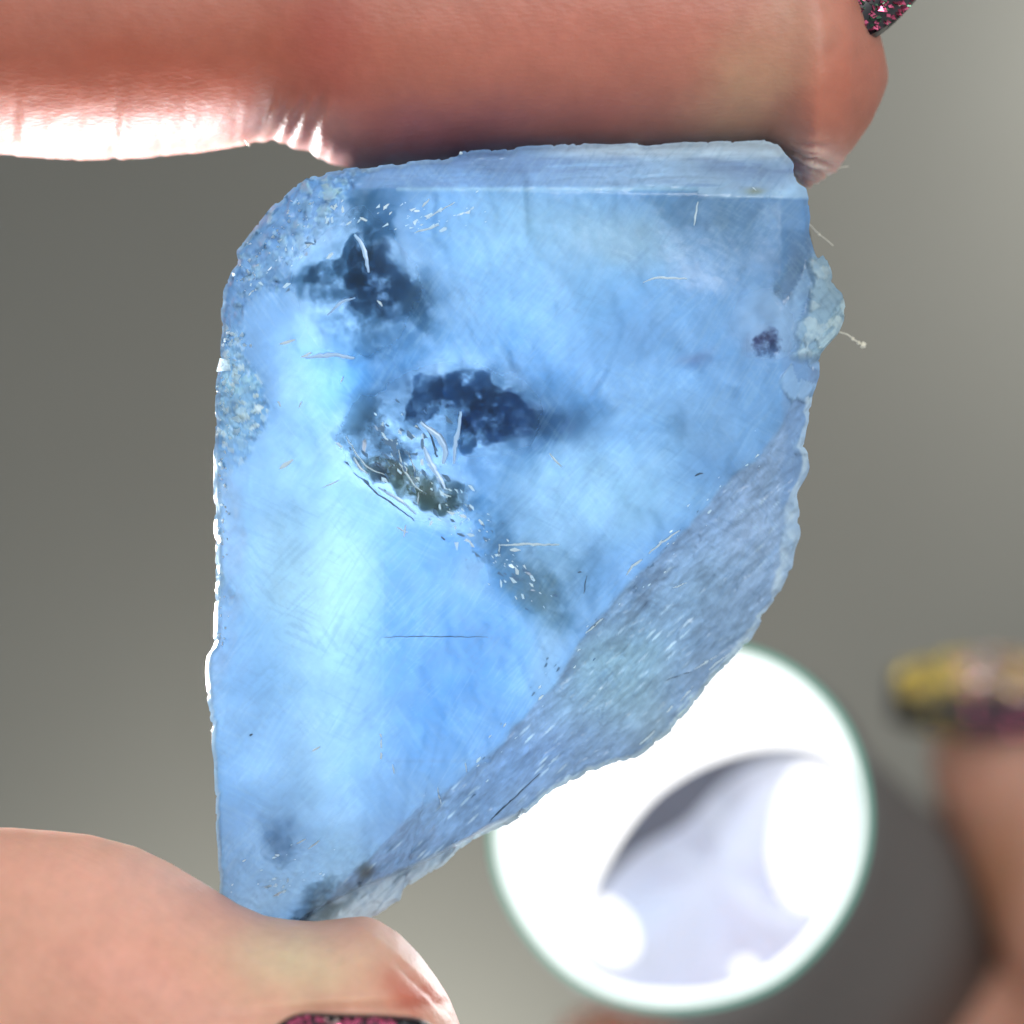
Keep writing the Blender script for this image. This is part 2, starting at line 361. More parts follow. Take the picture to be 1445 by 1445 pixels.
def clear_map(u0, v0, m):
    n1 = fbm(u0, v0, 60, 4, 3)
    u = u0 + 20 * n1; v = v0 + 20 * fbm(u0, v0, 60, 4, 5)
    t = 0.30 + 0.10 * n1
    for q in ((500, 400, 110, 130, 0), (650, 580, 130, 90, 10), (590, 680, 100, 60, 35), (560, 620, 120, 90, 0), (1080, 460, 60, 60, 0)):
        t = np.maximum(t, 0.84 * blob(u, v, *q[:5], 1.6))
    t = np.maximum(t, .6 * blob(u0, v0, 330, 560, 34, 80, 0, 2)) * (1 - 0.75 * blob(u, v, 440, 860, 110, 190)) * (1 - .7 * m['frac']) * (1 - .8 * m['tip']) * (1 - .5 * m['corner']) * (1 - .6 * m['left']) * (1 - .4 * m['top'])
    return np.clip(t, 0.02, .9)

# material of the stone
cm_, nt, out = new_mat('blue_stone')
at = N(nt, 'ShaderNodeAttribute', attribute_name='tint'); ac = N(nt, 'ShaderNodeAttribute', attribute_name='clear')
tc = N(nt, 'ShaderNodeTexCoord')
nz1 = N(nt, 'ShaderNodeTexNoise'); nz1.inputs['Scale'].default_value = 26; nz1.inputs['Detail'].default_value = 6; nz1.inputs['Roughness'].default_value = 0.7
nt.links.new(tc.outputs['Object'], nz1.inputs['Vector'])
bp = N(nt, 'ShaderNodeBump'); bp.inputs['Strength'].default_value = 0.15; bp.inputs['Distance'].default_value = 0.010
nt.links.new(nz1.outputs[0], bp.inputs['Height'])
df = N(nt, 'ShaderNodeBsdfDiffuse'); tl = N(nt, 'ShaderNodeBsdfTranslucent'); tr = N(nt, 'ShaderNodeBsdfTransparent'); gl = N(nt, 'ShaderNodeBsdfGlossy')
tr.inputs[0].default_value = (0.93, 0.97, 1, 1); gl.inputs['Roughness'].default_value = 0.16
for q in (df, tl): nt.links.new(at.outputs['Color'], q.inputs[0])
for q in (df, gl): nt.links.new(bp.outputs[0], q.inputs['Normal'])
mx1 = N(nt, 'ShaderNodeMixShader'); mx1.inputs[0].default_value = 0.32; nt.links.new(df.outputs[0], mx1.inputs[1]); nt.links.new(tl.outputs[0], mx1.inputs[2])
mx2 = N(nt, 'ShaderNodeMixShader'); nt.links.new(ac.outputs['Fac'], mx2.inputs[0]); nt.links.new(mx1.outputs[0], mx2.inputs[1]); nt.links.new(tr.outputs[0], mx2.inputs[2])
fr = N(nt, 'ShaderNodeFresnel'); fr.inputs['IOR'].default_value = 1.43; nt.links.new(bp.outputs[0], fr.inputs['Normal'])
mx3 = N(nt, 'ShaderNodeMixShader'); nt.links.new(fr.outputs[0], mx3.inputs[0]); nt.links.new(mx2.outputs[0], mx3.inputs[1]); nt.links.new(gl.outputs[0], mx3.inputs[2])
nt.links.new(mx3.outputs[0], out.inputs['Surface'])
va = N(nt, 'ShaderNodeVolumeAbsorption'); va.inputs['Color'].default_value = (0.52, 0.76, 0.95, 1); va.inputs['Density'].default_value = 0.30
nt.links.new(va.outputs[0], out.inputs['Volume'])

crystal = empty('crystal', P(690, 1320, 0))
tag(crystal, 'rough translucent blue crystal chunk with dark inclusions, pinched between finger and thumb', 'crystal')
GAIN = 1.0
M, R, RW, RB = 1100, 230, 14, 70
ox, oy = outline_dense(M)
def surf(u, v, y): return np.stack([toX(u, y), y, toZ(v, y)], 1)
rings = []; cols = []; clr = []
tt = 1 - (1 - np.linspace(0, 1, R + 1)[1:]) ** 1.12
U = (CX + (ox[None] - CX) * tt[:, None]).ravel(); W_ = (CY + (oy[None] - CY) * tt[:, None]).ravel()
mk = masks(U, W_); H = front_h(U, W_, mk)
rim = sstep(1.0, 0.985, np.repeat(tt, M)); H = H - (1 - rim) * 5
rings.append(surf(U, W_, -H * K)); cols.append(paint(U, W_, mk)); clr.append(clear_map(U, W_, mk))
Hedge = H[-M:]
# side wall down to the back edge
HB = 95 + 14 * fbm(ox, oy, 160, 2, 2); back = []
ang = np.arange(M) * 3.0
for i in range(1, RW + 1):
    t = i / RW; hh = Hedge * (1 - t) - HB * t
    inset = .35 * 7 * math.sin(math.pi * t) * (0.3 + vnoise(ang / 30, t * 3 + 0 * ang, 2)) - 3 * t * (1 - t) * vnoise(ang / 9, t * 9 + 0 * ang, 4) + t * 6
    r = np.hypot(ox - CX, oy - CY); uu = ox - (ox - CX) / r * inset; vv = oy - (oy - CY) / r * inset
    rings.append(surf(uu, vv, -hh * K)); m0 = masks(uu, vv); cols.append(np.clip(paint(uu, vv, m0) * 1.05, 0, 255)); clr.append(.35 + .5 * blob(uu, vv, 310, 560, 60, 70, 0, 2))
bu, bv = uu, vv
tb_ = np.linspace(1, 0, RB + 2)[1:-1]
U2 = (CX + (bu[None] - CX) * tb_[:, None]).ravel(); V2 = (CY + (bv[None] - CY) * tb_[:, None]).ravel()
wb = worley(U2, V2, 90, 1); wb2 = worley(U2, V2, 30, 4)
Hb = 95 + 14 * fbm(U2, V2, 160, 2, 2) + 60 * (1 - np.repeat(tb_, M) ** 3) + 0 * U2 + (wb[3] * (wb[2] - .5) * 40 + wb2[3] * 8) * sstep(1, .9, np.repeat(tb_, M)) * .35
rings.append(surf(U2, V2, Hb * K)); mb = masks(U2, V2)
cb = np.tile(np.array([170, 208, 245.]), (len(U2), 1)) * (0.92 + .16 * fbm(U2, V2, 60, 4, 2))[:, None]
cols.append(cb); clr.append(.20 + .6 * blob(U2, V2, 325, 560, 70, 75, 0, 2))
nr = R + RW + RB
Vv = np.concatenate(rings + [surf(np.array([CX, CX]), np.array([CY, CY]), np.array([-150 * K, 150 * K]))])
i = np.arange(nr - 1)[:, None] * M; j = np.arange(M)[None]; jn = (j + 1) % M
Q = np.stack([i + j, i + jn, i + M + jn, i + M + j], -1).reshape(-1, 4)
# caps: degenerate quads are avoided by pairing columns
c0, c1 = nr * M, nr * M + 1; e = np.arange(0, M, 2)
Q = np.concatenate([Q, np.stack([np.full_like(e, c0), (e + 2) % M, e + 1, e], 1), np.stack([np.full_like(e, c1), (nr - 1) * M + e, (nr - 1) * M + e + 1, (nr - 1) * M + (e + 2) % M], 1)])
stone = quad_mesh('stone', Vv, Q, cm_, crystal)
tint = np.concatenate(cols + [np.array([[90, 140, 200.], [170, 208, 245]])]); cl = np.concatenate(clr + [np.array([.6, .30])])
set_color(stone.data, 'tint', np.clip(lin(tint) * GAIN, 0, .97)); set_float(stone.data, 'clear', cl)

def surf_y(u, v):
    u = np.array([float(u)]); v = np.array([float(v)]); return float(-front_h(u, v, masks(u, v))[0] * K)

# dark smoky inclusions: thin lens-shaped clouds inside the stone that filter the light, denser in the middle
def filter_mat(name):
    m, nt, out = new_mat(name); t_ = N(nt, 'ShaderNodeBsdfTransparent'); a_ = N(nt, 'ShaderNodeAttribute', attribute_name='filter')
    nt.links.new(a_.outputs['Color'], t_.inputs[0]); nt.links.new(t_.outputs[0], out.inputs[0]); return m
smoke = filter_mat('smoky_inclusion')
def ico(sub=4):
    import bmesh
    bm = bmesh.new(); bmesh.ops.create_icosphere(bm, subdivisions=sub, radius=1); V = np.array([v.co[:] for v in bm.verts]); F = [[v.index for v in f.verts] for f in bm.faces]; bm.free(); return V, F
IV, IF = ico(5)
def inclusion(name, pts, soft, dens, tintc, depth=45, thick=14, warp=10):
    p = np.array(pts, float); cx, cy_ = p.mean(0); s_ = rng.rand() * 300; soft = soft if soft > 22 else soft * .85; rp = np.hypot(*(p - [cx, cy_]).T)[:, None]; p = [cx, cy_] + (p - [cx, cy_]) * (rp + 7) / rp
    yc = surf_y(cx, cy_) + depth * K; n = 120; nr_ = 44
    q = np.vstack([p, p[:1]]); d = np.r_[0, np.cumsum(np.hypot(*np.diff(q, axis=0).T))]; t = np.linspace(0, d[-1], n, endpoint=False)
    bx = np.interp(t, d, q[:, 0]); by = np.interp(t, d, q[:, 1]); rr = np.hypot(bx - cx, by - cy_); ext = (rr + soft * 1.6 + warp) / rr
    bx = cx + (bx - cx) * ext; by = cy_ + (by - cy_) * ext
    rho = np.linspace(0, 1, nr_ + 1)[1:]
    gu = (cx + (bx[None] - cx) * rho[:, None]).ravel(); gv = (cy_ + (by[None] - cy_) * rho[:, None]).ravel(); rh = np.repeat(rho, n)
    wu = gu + warp * 2 * fbm(gu + s_, gv, 34, 4, 1, .6); wv = gv + warp * 2 * fbm(gu, gv + s_, 34, 4, 3, .6)
    sd = poly_dist(wu, wv, list(map(tuple, q)))
    # inside test by winding
    ins = np.zeros(len(wu), bool)
    for (x0, y0), (x1, y1) in zip(q[:-1], q[1:]):
        c_ = ((y0 > wv) != (y1 > wv)) & (wu < (x1 - x0) * (wv - y0) / (y1 - y0 + 1e-9) + x0); ins ^= c_
    sd = np.where(ins, np.abs(sd), -np.abs(sd))
    a = sstep(-soft, soft, sd) * np.clip(.80 + 1.15 * fbm(gu, gv + s_, 20, 5, 5, .66), 0.1, 1.2) * dens * sstep(1, .86, rh); a = np.clip(a, 0, 1)
    th = thick * (1 - rh ** 2) * (1 + .5 * fbm(gu, gv, 20, 3, 2)) + .3
    V = np.concatenate([surf(gu, gv, yc - th * K), surf(gu, gv, yc + th * K), surf(np.array([cx, cx]), np.array([cy_, cy_]), np.array([yc - thick * K, yc + thick * K]))])
    i_ = np.arange(nr_ - 1)[:, None] * n; j_ = np.arange(n)[None]; jn_ = (j_ + 1) % n; S = nr_ * n
    Qa = np.stack([i_ + j_, i_ + jn_, i_ + n + jn_, i_ + n + j_], -1).reshape(-1, 4); Qb = Qa[:, ::-1] + S
    e_ = np.arange(n); rim_ = np.stack([(nr_ - 1) * n + e_, (nr_ - 1) * n + (e_ + 1) % n, S + (nr_ - 1) * n + (e_ + 1) % n, S + (nr_ - 1) * n + e_], 1)
    e2 = np.arange(0, n, 2); ca = np.stack([np.full_like(e2, 2 * S), (e2 + 2) % n, e2 + 1, e2], 1); cb_ = np.stack([np.full_like(e2, 2 * S + 1), S + e2, S + e2 + 1, S + (e2 + 2) % n], 1)
    o = quad_mesh(name, V, np.concatenate([Qa, Qb, rim_, ca, cb_]), smoke, crystal)
    a2 = np.concatenate([a, a, [a[:n].mean()] * 2]); tc_ = np.sqrt(lin(tintc))
    set_color(o.data, 'filter', 1 - a2[:, None] * (1 - tc_[None])); return o
TEAL = (56, 92, 112); NAVY = (34, 62, 90); GREY = (74, 92, 102); OLV = (66, 70, 50)
for q in (([(515, 322), (508, 400), (432, 398), (455, 370), (480, 352)], 5, .95, TEAL),
          ([(500, 268), (556, 275), (552, 330), (520, 345), (505, 315)], 12, .9, TEAL),
          ([(505, 345), (535, 350), (560, 385), (592, 420), (595, 455), (560, 452), (530, 435), (500, 425), (485, 395)], 9, 1.0, NAVY),
          ([(400, 400), (440, 392), (490, 400), (480, 425), (430, 422)], 14, .7, TEAL),
          ([(510, 440), (535, 445), (530, 500), (512, 560), (480, 545), (505, 500)], 14, .75, TEAL),
          ([(580, 533), (618, 536), (622, 545), (612, 575), (598, 592), (580, 590)], 4, .85, NAVY),
          ([(605, 542), (640, 528), (690, 530), (705, 560), (680, 580), (640, 572), (612, 570)], 8, .95, NAVY),
          ([(688, 560), (735, 562), (770, 590), (762, 615), (715, 618), (675, 612), (655, 590)], 8, 1.0, (22, 52, 92)),
          ([(650, 585), (668, 600), (672, 628), (655, 632)], 5, .85, NAVY),
          ([(755, 590), (800, 585), (840, 560), (850, 575), (800, 610), (765, 625)], 16, .6, NAVY),
          ([(505, 562), (535, 570), (556, 610), (572, 635), (545, 648), (500, 640), (480, 610)], 12, .9, GREY),
          ([(655, 700), (690, 712), (735, 770), (730, 790), (690, 765), (665, 730)], 12, .7, TEAL),
          ([(700, 775), (725, 790), (760, 840), (745, 862), (715, 835)], 12, .6, GREY),
          ([(800, 780), (850, 790), (870, 830), (835, 850), (805, 820)], 14, .35, GREY),
          ([(900, 600), (960, 590), (985, 600), (940, 622)], 18, .45, NAVY),
          ([(430, 380), (480, 330), (600, 390), (630, 470), (560, 530), (460, 500)], 26, .55, TEAL, 70),
          ([(470, 560), (600, 520), (800, 540), (850, 590), (720, 660), (600, 650), (520, 660)], 26, .55, TEAL, 70),
          ([(600, 650), (700, 690), (790, 790), (780, 850), (700, 840), (640, 730)], 26, .42, GREY, 70),
          ([(690, 770), (720, 772), (790, 830), (800, 880), (760, 872), (712, 826)], 16, .75, TEAL),
          ([(370, 1165), (405, 1160), (410, 1200), (380, 1210)], 16, .6, NAVY),
          ([(930, 275), (980, 280), (985, 320), (960, 330), (900, 285)], 10, .6, GREY),
          ([(1000, 290), (1060, 300), (1045, 350), (990, 345)], 16, .5, GREY),
          ([(1100, 330), (1135, 340), (1130, 400), (1115, 428), (1104, 400)], 6, .6, GREY)):
    inclusion('dark_inclusion', *q)
for q in (([(500, 642), (530, 650), (560, 655), (600, 665), (655, 690), (645, 712), (620, 722), (590, 708), (550, 685), (520, 668)], 5, 1.0, OLV),
          ([(520, 655), (540, 660), (548, 678), (530, 680)], 4, .8, (60, 56, 70)),
          ([(1072, 478), (1092, 468), (1096, 480), (1086, 500), (1070, 492)], 5, 1.0, (66, 60, 92)),
          ([(965, 516), (985, 505), (1005, 505), (985, 516)], 5, .5, (100, 90, 130)),
          ([(940, 848 - 60), (915, 835), (885, 870), (875, 865), (905, 810)], 7, .5, (110, 96, 100)),
          ([(408, 1300), (432, 1264), (470, 1240), (496, 1246), (462, 1268), (430, 1296)], 6, .9, (92, 96, 98)),
          ([(502, 1232), (520, 1218), (526, 1226), (510, 1240)], 5, .9, (80, 86, 88))):
    inclusion('brown_inclusion', *q, 16, 6, 6)

# cracks and chips, their highlights painted white: thin wedges standing a hair proud of the face
white_m = principled('fracture_glint', (0.70, 0.88, 1.0), 0.3, noise=0.05, nscale=30)
dark_m = principled('dark_fracture', (0.05, 0.10, 0.17), 0.3, noise=0.2, nscale=30)
for m_ in (white_m,):
    g_ = m_.node_tree; pb_ = [n for n in g_.nodes if n.type == 'BSDF_PRINCIPLED'][0]; t_ = g_.nodes.new('ShaderNodeBsdfTranslucent'); t_.inputs[0].default_value = (.93, .98, 1, 1)
    x_ = g_.nodes.new('ShaderNodeMixShader'); x_.inputs[0].default_value = .25; g_.links.new(pb_.outputs[0], x_.inputs[1]); g_.links.new(t_.outputs[0], x_.inputs[2]); g_.links.new(x_.outputs[0], [n for n in g_.nodes if n.type == 'OUTPUT_MATERIAL'][0].inputs[0])
def crack(pts, width, mat=white_m, name='crack', lift=0.6):
    p = np.array(pts, float); d = np.r_[0, np.cumsum(np.hypot(*np.diff(p, axis=0).T))]
    n = max(4, int(d[-1] / 5)); t = np.linspace(0, d[-1], n); x = np.interp(t, d, p[:, 0]); y = np.interp(t, d, p[:, 1])
    for _ in range(2):
        x[1:-1] = (x[:-2] + 2 * x[1:-1] + x[2:]) / 4; y[1:-1] = (y[:-2] + 2 * y[1:-1] + y[2:]) / 4
    gx = np.gradient(x); gy = np.gradient(y); L = np.hypot(gx, gy) + 1e-6
    x = x + 1.6 * (rng.rand(n) - .5); y = y + 1.6 * (rng.rand(n) - .5)
    wv = width * .62 * (0.35 + .65 * np.sin(np.pi * np.linspace(0.04, .96, n)) * (0.6 + .8 * rng.rand(n))) / 2
    V = []; F = []
    for k_ in range(n):
        y0 = surf_y(x[k_], y[k_]); nx_, ny_ = -gy[k_] / L[k_], gx[k_] / L[k_]
        for s_, lf in ((-1, -.1), (0, lift), (1, -.1), (0, -3)):
            V.append(P(x[k_] + nx_ * wv[k_] * s_, y[k_] + ny_ * wv[k_] * s_, y0 - lf * K))
    for k_ in range(n - 1):
        for s_ in range(4):
            a_ = k_ * 4 + s_; b_ = k_ * 4 + (s_ + 1) % 4; F.append((a_, b_, b_ + 4, a_ + 4))
    F.append((3, 2, 1, 0)); F.append(tuple((n - 1) * 4 + s_ for s_ in range(4)))
    return mesh_obj(name, V, F, mat, crystal, smooth=False)
W = [([(704, 769), (740, 768), (790, 769)], 5.5), ([(705, 767), (704, 785)], 3.5), ([(488, 615), (502, 640), (517, 659), (548, 673)], 3.5), ([(500, 645), (508, 664), (518, 668)], 5),
     ([(562, 634), (567, 661), (583, 683), (596, 694)], 4.5), ([(577, 642), (586, 666)], 3.5), ([(622, 696), (636, 701)], 5), ([(590, 695), (589, 712)], 3), ([(455, 688), (478, 678)], 3.5),
     ([(394, 662), (414, 648)], 10), ([(537, 1035), (538, 1040)], 5), ([(538, 1044), (537, 1056)], 4.5), ([(538, 1062), (537, 1071)], 5.5), ([(553, 1078), (556, 1092)], 3),
     ([(656, 1076), (658, 1090)], 3), ([(617, 1110), (622, 1135)], 3), ([(908, 398), (925, 392), (970, 393)], 5), ([(884, 812), (895, 796)], 5), ([(915, 782), (935, 764), (958, 748)], 6),
     ([(828, 892), (850, 872)], 5), ([(890, 800), (905, 790)], 7), ([(950, 830), (970, 822)], 3.5), ([(940, 1004), (952, 994)], 9), ([(980, 945), (1012, 925)], 4.5), ([(1000, 945), (1030, 922)], 5),
     ([(960, 990), (978, 968)], 4), ([(903, 1050), (925, 1030)], 6), ([(985, 285), (979, 318)], 5), ([(560, 744), (576, 752)], 5), ([(572, 740), (570, 758)], 5), ([(648, 216), (652, 216)], 9),
     ([(440, 1060), (452, 1054)], 5), ([(418, 1190), (432, 1184)], 4), ([(436, 1198), (450, 1186)], 4), ([(385, 1266), (398, 1258)], 5), ([(372, 1252), (384, 1249)], 5), ([(404, 1246), (408, 1238)], 4),
     ([(600, 310), (640, 286)], 4), ([(585, 328), (620, 318)], 5), ([(596, 292), (606, 280)], 5), ([(395, 486), (416, 480)], 7), ([(424, 504), (440, 498)], 7), ([(480, 540), (484, 532)], 4), ([(392, 566), (396, 574)], 5),
     ([(426, 566), (421, 575)], 5), ([(533, 424), (540, 432)], 6), ([(1062, 265), (1066, 268)], 4), ([(775, 640), (792, 658)], 5)]
for pts, wd in W: crack(pts, wd)
veil_m = principled('pale_blue_fracture', (0.40, 0.62, 0.92), 0.2, noise=0.12, nscale=12)
for pts, wd in (([(593, 596), (606, 605), (623, 619), (630, 638), (625, 655)], 15), ([(598, 630), (606, 650), (618, 671), (627, 690)], 14), ([(650, 580), (648, 605), (643, 625), (640, 655)], 10),
                ([(533, 688), (556, 700), (573, 712), (586, 726)], 8), ([(430, 505), (470, 500), (500, 506)], 11), ([(500, 330), (514, 350), (520, 385)], 10), ([(462, 445), (480, 425), (502, 420)], 6)):
    crack(pts, wd, veil_m, 'fracture_veil', .8)
for pts, wd in (([(498, 667), (513, 677), (531, 696), (556, 712), (585, 735)], 4), ([(603, 606), (612, 622), (616, 645)], 5), ([(542, 899), (600, 898), (690, 899)], 2.0),
                ([(700, 1150), (740, 1112), (762, 1092)], 3.5), ([(690, 1160), (712, 1136)], 3), ([(940, 960), (958, 954), (975, 948)], 3), ([(980, 671), (992, 668)], 5), ([(828, 812), (824, 838)], 3),
                ([(815, 808), (821, 807)], 4), ([(622, 758), (628, 762)], 5), ([(352, 1038), (356, 1036)], 5)):
    crack(pts, wd, dark_m, 'dark_crack')

# broken shards of the inner fractures: many small angular faces just under and on the surface, too many to count
sh_m = principled('pale_shard', (0.52, 0.74, 0.95), 0.15, noise=.15, nscale=20); V = []; F = []; MI = []
def shard(u, v, s, mi, ang):
    y0 = surf_y(u, v) - .4 * K; b = len(V); n_ = rng.randint(3, 6); tl_ = rng.randn(2) * .10
    a0 = rng.rand() * 6.28
    for k_ in range(n_):
        a_ = a0 + k_ * 6.283 / n_ + .5 * rng.rand(); r_ = s * (.55 + .6 * rng.rand()); x_ = math.cos(a_) * r_ * 1.6; z_ = math.sin(a_) * r_ * .6
        x_, z_ = x_ * math.cos(ang) - z_ * math.sin(ang), x_ * math.sin(ang) + z_ * math.cos(ang)
        V.append(P(u + x_, v + z_, y0 + (x_ * tl_[0] + z_ * tl_[1] - .3) * K))
    V.append(P(u, v, y0 + 3 * K))
    F.append(tuple(b + k_ for k_ in range(n_))[::-1]); MI.append(mi)
    for k_ in range(n_): F.append((b + k_, b + (k_ + 1) % n_, b + n_)); MI.append(mi)
for _ in range(150):
    t = rng.rand(); u_ = 560 + 200 * t + 16 * rng.randn(); v_ = 640 + 200 * t + 20 * rng.randn()
    shard(u_, v_, 1.2 + 5 * rng.rand() ** 2.5, rng.choice([0, 0, 2, 2, 1]), .75 + .35 * rng.randn())
for _ in range(60): shard(560 + 60 * rng.randn() * .6, 635 + 26 * rng.randn(), 2 + 6 * rng.rand() ** 2, rng.choice([0, 2, 2]), .9 + .3 * rng.randn())
for _ in range(44):
    t = rng.rand(); shard(360 + 130 * t + 14 * rng.randn(), 400 - 110 * t + 14 * rng.randn(), 1.5 + 5 * rng.rand() ** 2, rng.choice([0, 0, 1, 2]), -.8 + .5 * rng.randn())
for _ in range(46): shard(600 + 70 * rng.randn() * .7, 308 + 14 * rng.randn(), 1 + 4 * rng.rand() ** 2, rng.choice([0, 0, 1]), -.5 + .2 * rng.randn())
for _ in range(70):
    t = rng.rand(); shard(1080 - 420 * t + 10 * rng.randn(), 620 + 470 * t + 16 * rng.randn(), 1 + 3.4 * rng.rand() ** 2, rng.choice([0, 1, 2]), -.8 + .15 * rng.randn())
for _ in range(26): shard(400 + 40 * rng.randn(), 1235 + 24 * rng.randn(), 1 + 3.4 * rng.rand() ** 2, rng.choice([0, 0, 1]), -.4 + .3 * rng.randn())
o = mesh_obj('fracture_shards', V, F, sh_m, crystal, smooth=False); o.data.materials.append(white_m); o.data.materials.append(dark2 := principled('blue_shard', (0.10, 0.20, 0.34), .2, noise=.2, nscale=30))
o.data.polygons.foreach_set('material_index', MI); tag(o, 'small angular fracture faces', kind='stuff')

# sugary little crystals along the bright left edge and corner, too small and many to count
glint = principled('sugar_crystal', (0.66, 0.88, 1.0), 0.08, noise=0.04, nscale=40)
gm = glint.node_tree; pb = [n for n in gm.nodes if n.type == 'BSDF_PRINCIPLED'][0]; tlu = gm.nodes.new('ShaderNodeBsdfTranslucent'); tlu.inputs[0].default_value = (.92, .98, 1, 1)
mxs = gm.nodes.new('ShaderNodeMixShader'); mxs.inputs[0].default_value = .7; gm.links.new(pb.outputs[0], mxs.inputs[1]); gm.links.new(tlu.outputs[0], mxs.inputs[2])
gm.links.new(mxs.outputs[0], [n for n in gm.nodes if n.type == 'OUTPUT_MATERIAL'][0].inputs[0])
V = []; F = []
def grain(u, v, s):
    if edge_dist(np.array([u]), np.array([v]))[0] < 3: return
    y0 = surf_y(u, v); b = len(V); rot = Matrix.Rotation(rng.rand() * 6.3, 3, Vector(rng.randn(3)).normalized())
    for q in ((1, 0, 0), (-1, 0, 0), (0, 1, 0), (0, -1, 0), (0, 0, 1), (0, 0, -1)):
        p = rot @ Vector((q[0] * s * (.6 + rng.rand()), q[1] * s * .5, q[2] * s * (.5 + rng.rand())))
        o_ = P(u, v, y0); V.append((o_[0] + p.x * K, o_[1] + p.y * K, o_[2] + p.z * K))
    for f in ((0, 2, 4), (2, 1, 4), (1, 3, 4), (3, 0, 4), (2, 0, 5), (1, 2, 5), (3, 1, 5), (0, 3, 5)): F.append(tuple(b + k_ for k_ in f))
for _ in range(110):
    v = 470 + 440 * rng.rand() ** 2; grain(308 + abs(rng.randn()) * (18 if v < 640 else 7), v, 1.2 + 3.6 * rng.rand() ** 2)
for _ in range(7):
    grain(312 + 36 * rng.rand(), 488 + 130 * rng.rand(), 5 + 7 * rng.rand() ** 2)  # larger grains, added to imitate the brightest glints
for _ in range(60):
    t = rng.rand(); grain(326 + 120 * t + 10 * rng.randn(), 400 - 125 * t + 12 * rng.randn(), 1.2 + 3.0 * rng.rand() ** 2)
ok = [(i_, f) for i_, f in enumerate(F)]
o = mesh_obj('sugar_crystals', V, F, glint, crystal, smooth=False); tag(o, 'tiny sparkling crystals along the left edge', kind='stuff')

# ------------------------------------------------------------------ skin
def skin_mat(name):
    m, nt, out = new_mat(name)
    b = N(nt, 'ShaderNodeBsdfPrincipled'); nt.links.new(b.outputs[0], out.inputs[0])
    a = N(nt, 'ShaderNodeAttribute', attribute_name='tint'); tc = N(nt, 'ShaderNodeTexCoord')
    n1 = N(nt, 'ShaderNodeTexNoise'); n1.inputs['Scale'].default_value = 9; n1.inputs['Detail'].default_value = 6; n1.inputs['Roughness'].default_value = .65
    nt.links.new(tc.outputs['Object'], n1.inputs['Vector'])
    r = N(nt, 'ShaderNodeValToRGB'); r.color_ramp.elements[0].position = .3; r.color_ramp.elements[0].color = (.965, .945, .945, 1); r.color_ramp.elements[1].position = .7; r.color_ramp.elements[1].color = (1.03, 1.035, 1.035, 1)
    nt.links.new(n1.outputs[0], r.inputs[0])
    mx = N(nt, 'ShaderNodeMix', data_type='RGBA', blend_type='MULTIPLY'); mx.inputs[0].default_value = 1
    nt.links.new(a.outputs['Color'], mx.inputs[6]); nt.links.new(r.outputs[0], mx.inputs[7]); nt.links.new(mx.outputs[2], b.inputs['Base Color'])
    b.inputs['Roughness'].default_value = .48; b.inputs['Specular IOR Level'].default_value = .4
    b.inputs['Subsurface Weight'].default_value = .6; b.inputs['Subsurface Radius'].default_value = (.30, .09, .05); b.inputs['Subsurface Scale'].default_value = .6
    vo = N(nt, 'ShaderNodeTexVoronoi'); vo.inputs['Scale'].default_value = 45; mp = N(nt, 'ShaderNodeMapping'); mp.inputs['Scale'].default_value = (.55, 1, 1.2)
    nt.links.new(tc.outputs['Object'], mp.inputs[0]); nt.links.new(mp.outputs[0], vo.inputs['Vector'])
    n2 = N(nt, 'ShaderNodeTexNoise'); n2.inputs['Scale'].default_value = 60; n2.inputs['Detail'].default_value = 4; nt.links.new(tc.outputs['Object'], n2.inputs['Vector'])
    ad = N(nt, 'ShaderNodeMath', operation='ADD'); nt.links.new(vo.outputs['Distance'], ad.inputs[0]); nt.links.new(n2.outputs[0], ad.inputs[1])
    wv_ = N(nt, 'ShaderNodeTexWave'); wv_.inputs['Scale'].default_value = 6.5; wv_.inputs['Distortion'].default_value = 5; wv_.inputs['Detail'].default_value = 2; wv_.inputs['Detail Scale'].default_value = .6; wv_.bands_direction = 'DIAGONAL'
    nt.links.new(tc.outputs['Object'], wv_.inputs['Vector']); ad0 = ad; ad = N(nt, 'ShaderNodeMath', operation='MULTIPLY_ADD'); ad.inputs[1].default_value = .45; nt.links.new(wv_.outputs['Fac'], ad.inputs[0]); nt.links.new(ad0.outputs[0], ad.inputs[2])
    bp = N(nt, 'ShaderNodeBump'); bp.inputs['Strength'].default_value = .20; bp.inputs['Distance'].default_value = .006
    nt.links.new(ad.outputs[0], bp.inputs['Height']); nt.links.new(bp.outputs[0], b.inputs['Normal'])
    return m
skin = skin_mat('skin')

def loft(secs, n=64):
    """secs: list of (centre xyz, up vector, half-up, half-down, side vector, half-side, exponent)"""
    V = []; F = []
    for (c, up, hu, hd, side, hs, ex) in secs:
        for k_ in range(n):
            a_ = 2 * math.pi * k_ / n; ca, sa = math.cos(a_), math.sin(a_)
            x_ = math.copysign(abs(ca) ** (2 / ex), ca) * hs; z_ = math.copysign(abs(sa) ** (2 / ex), sa); z_ *= hu if z_ > 0 else hd
            V.append((c[0] + side[0] * x_ + up[0] * z_, c[1] + side[1] * x_ + up[1] * z_, c[2] + side[2] * x_ + up[2] * z_))
    m_ = len(secs)
    for i_ in range(m_ - 1):
        for k_ in range(n): F.append((i_ * n + k_, (i_ + 1) * n + k_, (i_ + 1) * n + (k_ + 1) % n, i_ * n + (k_ + 1) % n))
    V.append(secs[0][0]); V.append(secs[-1][0])
    for k_ in range(n):
        F.append((m_ * n, k_, (k_ + 1) % n)); F.append((m_ * n + 1, (m_ - 1) * n + (k_ + 1) % n, (m_ - 1) * n + k_))
    return V, F
